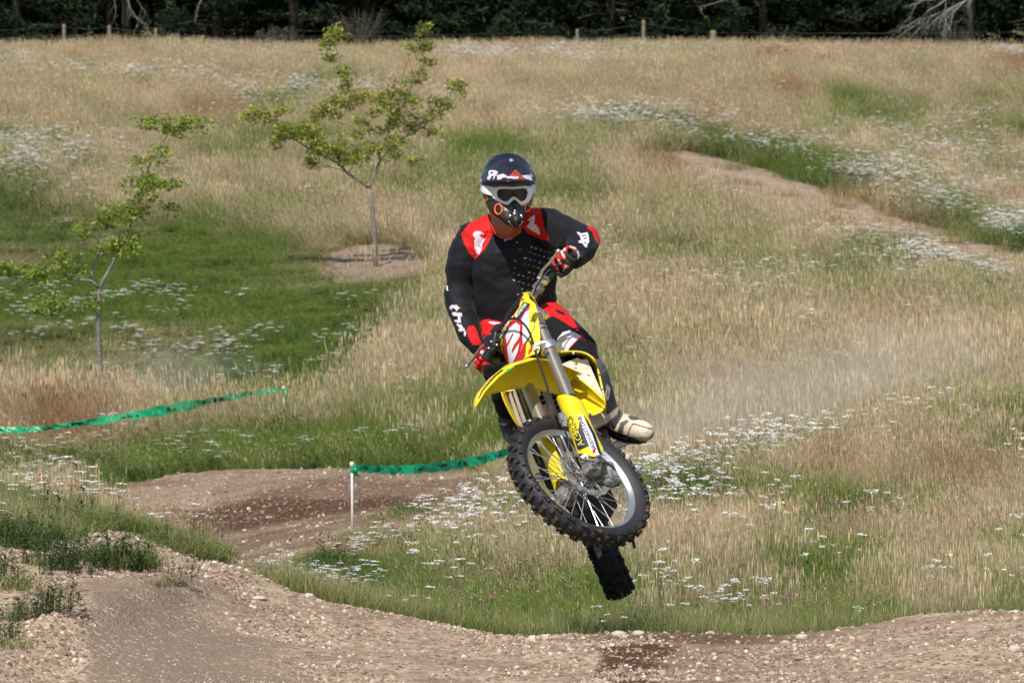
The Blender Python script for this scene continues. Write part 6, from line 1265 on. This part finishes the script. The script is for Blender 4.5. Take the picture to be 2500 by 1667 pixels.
# goggles
def gd(x): return HD - .150 + ((x - 1250) / 62) ** 2 * .05
outer = Z1([(400, 690), (520, 675), (740, 680), (960, 665), (1040, 680), (1085, 760), (1060, 870), (1010, 950), (900, 1020), (860, 1010), (800, 940), (750, 905), (700, 950), (640, 1015), (590, 1010), (500, 960), (370, 880), (395, 780)]); 
inner = Z1([(470, 735), (560, 722), (740, 728), (900, 712), (960, 725), (985, 790), (965, 870), (930, 920), (880, 940), (840, 925), (800, 885), (745, 855), (690, 885), (650, 930), (590, 942), (530, 915), (465, 860), (450, 790)])
b = MB(); n = len(outer); 
def dense(pl, m=3):
    o = []
    for i in range(len(pl)):
        a, c = pl[i], pl[(i + 1) % len(pl)]
        for k in range(m): o.append((a[0] + (c[0] - a[0]) * k / m, a[1] + (c[1] - a[1]) * k / m))
    return o
oo, ii = dense(outer), dense(inner); n = len(oo); V = []
for (pts, dz) in ((oo, .012), (oo, -.004), ([((a[0] + c[0]) / 2, (a[1] + c[1]) / 2) for a, c in zip(oo, ii)], -.010), (ii, -.004), (ii, .014)): V += [P(x, y, gd(x) + dz) for x, y in pts]
F = [(r_ * n + k, r_ * n + (k + 1) % n, (r_ + 1) * n + (k + 1) % n, (r_ + 1) * n + k) for r_ in range(4) for k in range(n)]; b.add(V, F); b.V = [v - PO for v in b.V]
gog = b.obj('goggles', mat('goggle_white', (.80, .79, .80), .35), person)
M_lens = bpy.data.materials.new('goggle_lens'); M_lens.use_nodes = True; t = M_lens.node_tree; bb = t.nodes['Principled BSDF']; bb.inputs['Base Color'].default_value = (.012, .006, .006, 1); bb.inputs['Roughness'].default_value = .08
tp = t.nodes.new('ShaderNodeBsdfTransparent'); tp.inputs[0].default_value = (.75, .5, .48, 1); ms = t.nodes.new('ShaderNodeMixShader'); ms.inputs[0].default_value = .42; t.links.new(bb.outputs[0], ms.inputs[1]); t.links.new(tp.outputs[0], ms.inputs[2]); t.links.new(ms.outputs[0], t.nodes['Material Output'].inputs[0])
b = MB(); cxx = sum(p[0] for p in ii) / n; cyy = sum(p[1] for p in ii) / n; rr5 = 6
for r_ in range(rr5 + 1):
    for (x, y) in ii:
        q = r_ / rr5; X_ = cxx + (x - cxx) * q; Y_ = cyy - 3 + (y - cyy + 3) * q; b.V.append(P(X_, Y_, gd(X_) + .004))
b.F = [(r_ * n + k, r_ * n + (k + 1) % n, (r_ + 1) * n + (k + 1) % n, (r_ + 1) * n + k) for r_ in range(1, rr5) for k in range(n)] + [tuple(n + k for k in range(n))]; b.M = [0] * len(b.F); b.V = [v - PO for v in b.V]; b.obj('lens', M_lens, gog)
# strap
for sgn, pts in ((-1, [(1212, 470), (1200, 467), (1188, 464), (1180, 460), (1174, 455)]), (1, [(1298, 464), (1302, 462), (1306, 458)])):
    b = MB(); L3 = []
    for (x, y) in pts:
        lx, rx, fr_, bk_ = [np.interp(y, tabR[:, 0], tabR[:, k]) for k in (1, 2, 3, 4)]; q = min(.999, abs(x - (lx + rx) / 2) / ((rx - lx) / 2)); L3.append(P(x, y, HD - (fr_ - bk_) / 2 - (fr_ + bk_) / 2 * (1 - q ** (2 / .86)) ** (.43) - .006))
    b.tube(L3, [(.003, .021)] * len(L3), 12, up=Vector((0, -1, 0)) if sgn < 0 else Vector((1, -1, 0))); b.V = [v - PO for v in b.V]; b.obj('strap', bpy.data.materials['goggle_white'], gog)
# chin vents, mouthpiece
def hfront(x, y):
    lx, rx, fr_, bk_ = [np.interp(y, tabR[:, 0], tabR[:, k]) for k in (1, 2, 3, 4)]; q = min(.98, abs(x - (lx + rx) / 2) / ((rx - lx) / 2)); return HD - (fr_ - bk_) / 2 - (fr_ + bk_) / 2 * (1 - q ** (2 / .95)) ** (.475)
for (x, y, rx, ry, k_) in ((1217, 511, 9, 12.5, .004), (1287, 508, 6, 9, .004), (1188, 485, 3, 5.5, .003)):
    b = MB(); b.tube([P(x + rx * math.cos(a), y + ry * math.sin(a), hfront(x + rx * math.cos(a), min(556, y + ry * math.sin(a))) - .004) for a in [i * 6.2832 / 20 for i in range(21)]], k_, 8); b.V = [v - PO for v in b.V]; b.obj('vent_ring', M_org, helmet)
M_gl = mat('gloss_black', (.012, .012, .014), .28, coat=.2); M_smoke = mat('grey_vent', (.10, .10, .095), .25)
b = MB(); b.tube([P(1258, 500, HD - .155), P(1258, 515, HD - .185), P(1259, 530, HD - .20), P(1260, 545, HD - .195), P(1259, 557, HD - .170)], [(.009, .012), (.018, .014), (.034, .016), (.022, .015), (.003, .005)], 20, up=sx); b.V = [v - PO for v in b.V]; mp = b.obj('mouthpiece', M_gl, helmet)
b = MB(); b.tube([P(1259, 530, HD - .218), P(1260, 556, HD - .185)], [(.007, .006), (.004, .005)], 8, up=sx); b.V = [v - PO for v in b.V]; b.obj('mouthpiece_rib', M_smoke, mp)
for s in (-1, 1):
    b = MB(); b.tube([P(1259 + s * 12, 524, HD - .207), P(1259 + s * 16, 533, HD - .205)], [.006, .005], 8); b.tube([P(1259 + s * 17, 540, HD - .195), P(1259 + s * 5, 556, HD - .175)], .0028, 6); b.V = [v - PO for v in b.V]; b.obj('vent_trim', M_alu, mp)
b = MB(); b.ico(P(1257, 515, HD - .197), .006, 2); b.V = [v - PO for v in b.V]; b.obj('nose_rivet', M_alu, mp)
# ------------------------------------------------------------------ dust hanging over the field
def dust(name, label, c, rad, dens, seed, col=(.95, .90, .83), scale=1.2):
    b = MB(); b.ico((0, 0, 0), 1, 3, rad); m = bpy.data.materials.new('dust_' + str(seed)); m.use_nodes = True; t = m.node_tree; N = t.nodes; L = t.links; N.remove(N['Principled BSDF'])
    v = N.new('ShaderNodeVolumePrincipled'); v.inputs['Color'].default_value = (*col, 1); v.inputs['Anisotropy'].default_value = -.25
    tc = N.new('ShaderNodeTexCoord'); nz_ = N.new('ShaderNodeTexNoise'); nz_.inputs['Scale'].default_value = scale; nz_.inputs['Detail'].default_value = 3; nz_.noise_dimensions = '4D'; nz_.inputs['W'].default_value = seed; L.new(tc.outputs['Object'], nz_.inputs['Vector'])
    ln = N.new('ShaderNodeVectorMath'); ln.operation = 'DIVIDE'; ln.inputs[1].default_value = rad; L.new(tc.outputs['Object'], ln.inputs[0]); le = N.new('ShaderNodeVectorMath'); le.operation = 'LENGTH'; L.new(ln.outputs[0], le.inputs[0])
    f = N.new('ShaderNodeMapRange'); f.interpolation_type = 'SMOOTHSTEP'; f.inputs[1].default_value = .15; f.inputs[2].default_value = .95; f.inputs[3].default_value = 1; f.inputs[4].default_value = 0; L.new(le.outputs['Value'], f.inputs[0])
    g = N.new('ShaderNodeMapRange'); g.inputs[1].default_value = .35; g.inputs[2].default_value = .75; L.new(nz_.outputs[0], g.inputs[0]); mu = N.new('ShaderNodeMath'); mu.operation = 'MULTIPLY'; L.new(f.outputs[0], mu.inputs[0]); L.new(g.outputs[0], mu.inputs[1])
    m2 = N.new('ShaderNodeMath'); m2.operation = 'MULTIPLY'; m2.inputs[1].default_value = dens; L.new(mu.outputs[0], m2.inputs[0]); L.new(m2.outputs[0], v.inputs['Density']); L.new(v.outputs[0], N['Material Output'].inputs['Volume'])
    o = b.obj(name, m); o.location = c; tag(o, kind='stuff'); return o
dust('dust_cloud', '', P(1880, 960, 50), (1.5, 1.2, .55), .5, 3)
dust('dust_cloud', '', P(2200, 860, 54), (1.6, 1.2, .6), .42, 5)
dust('dust_cloud', '', P(1640, 1060, 49), (.7, .8, .45), .6, 7)
dust('dust_cloud', '', P(420, 900, 60), (1.4, 1.2, .35), .4, 9)
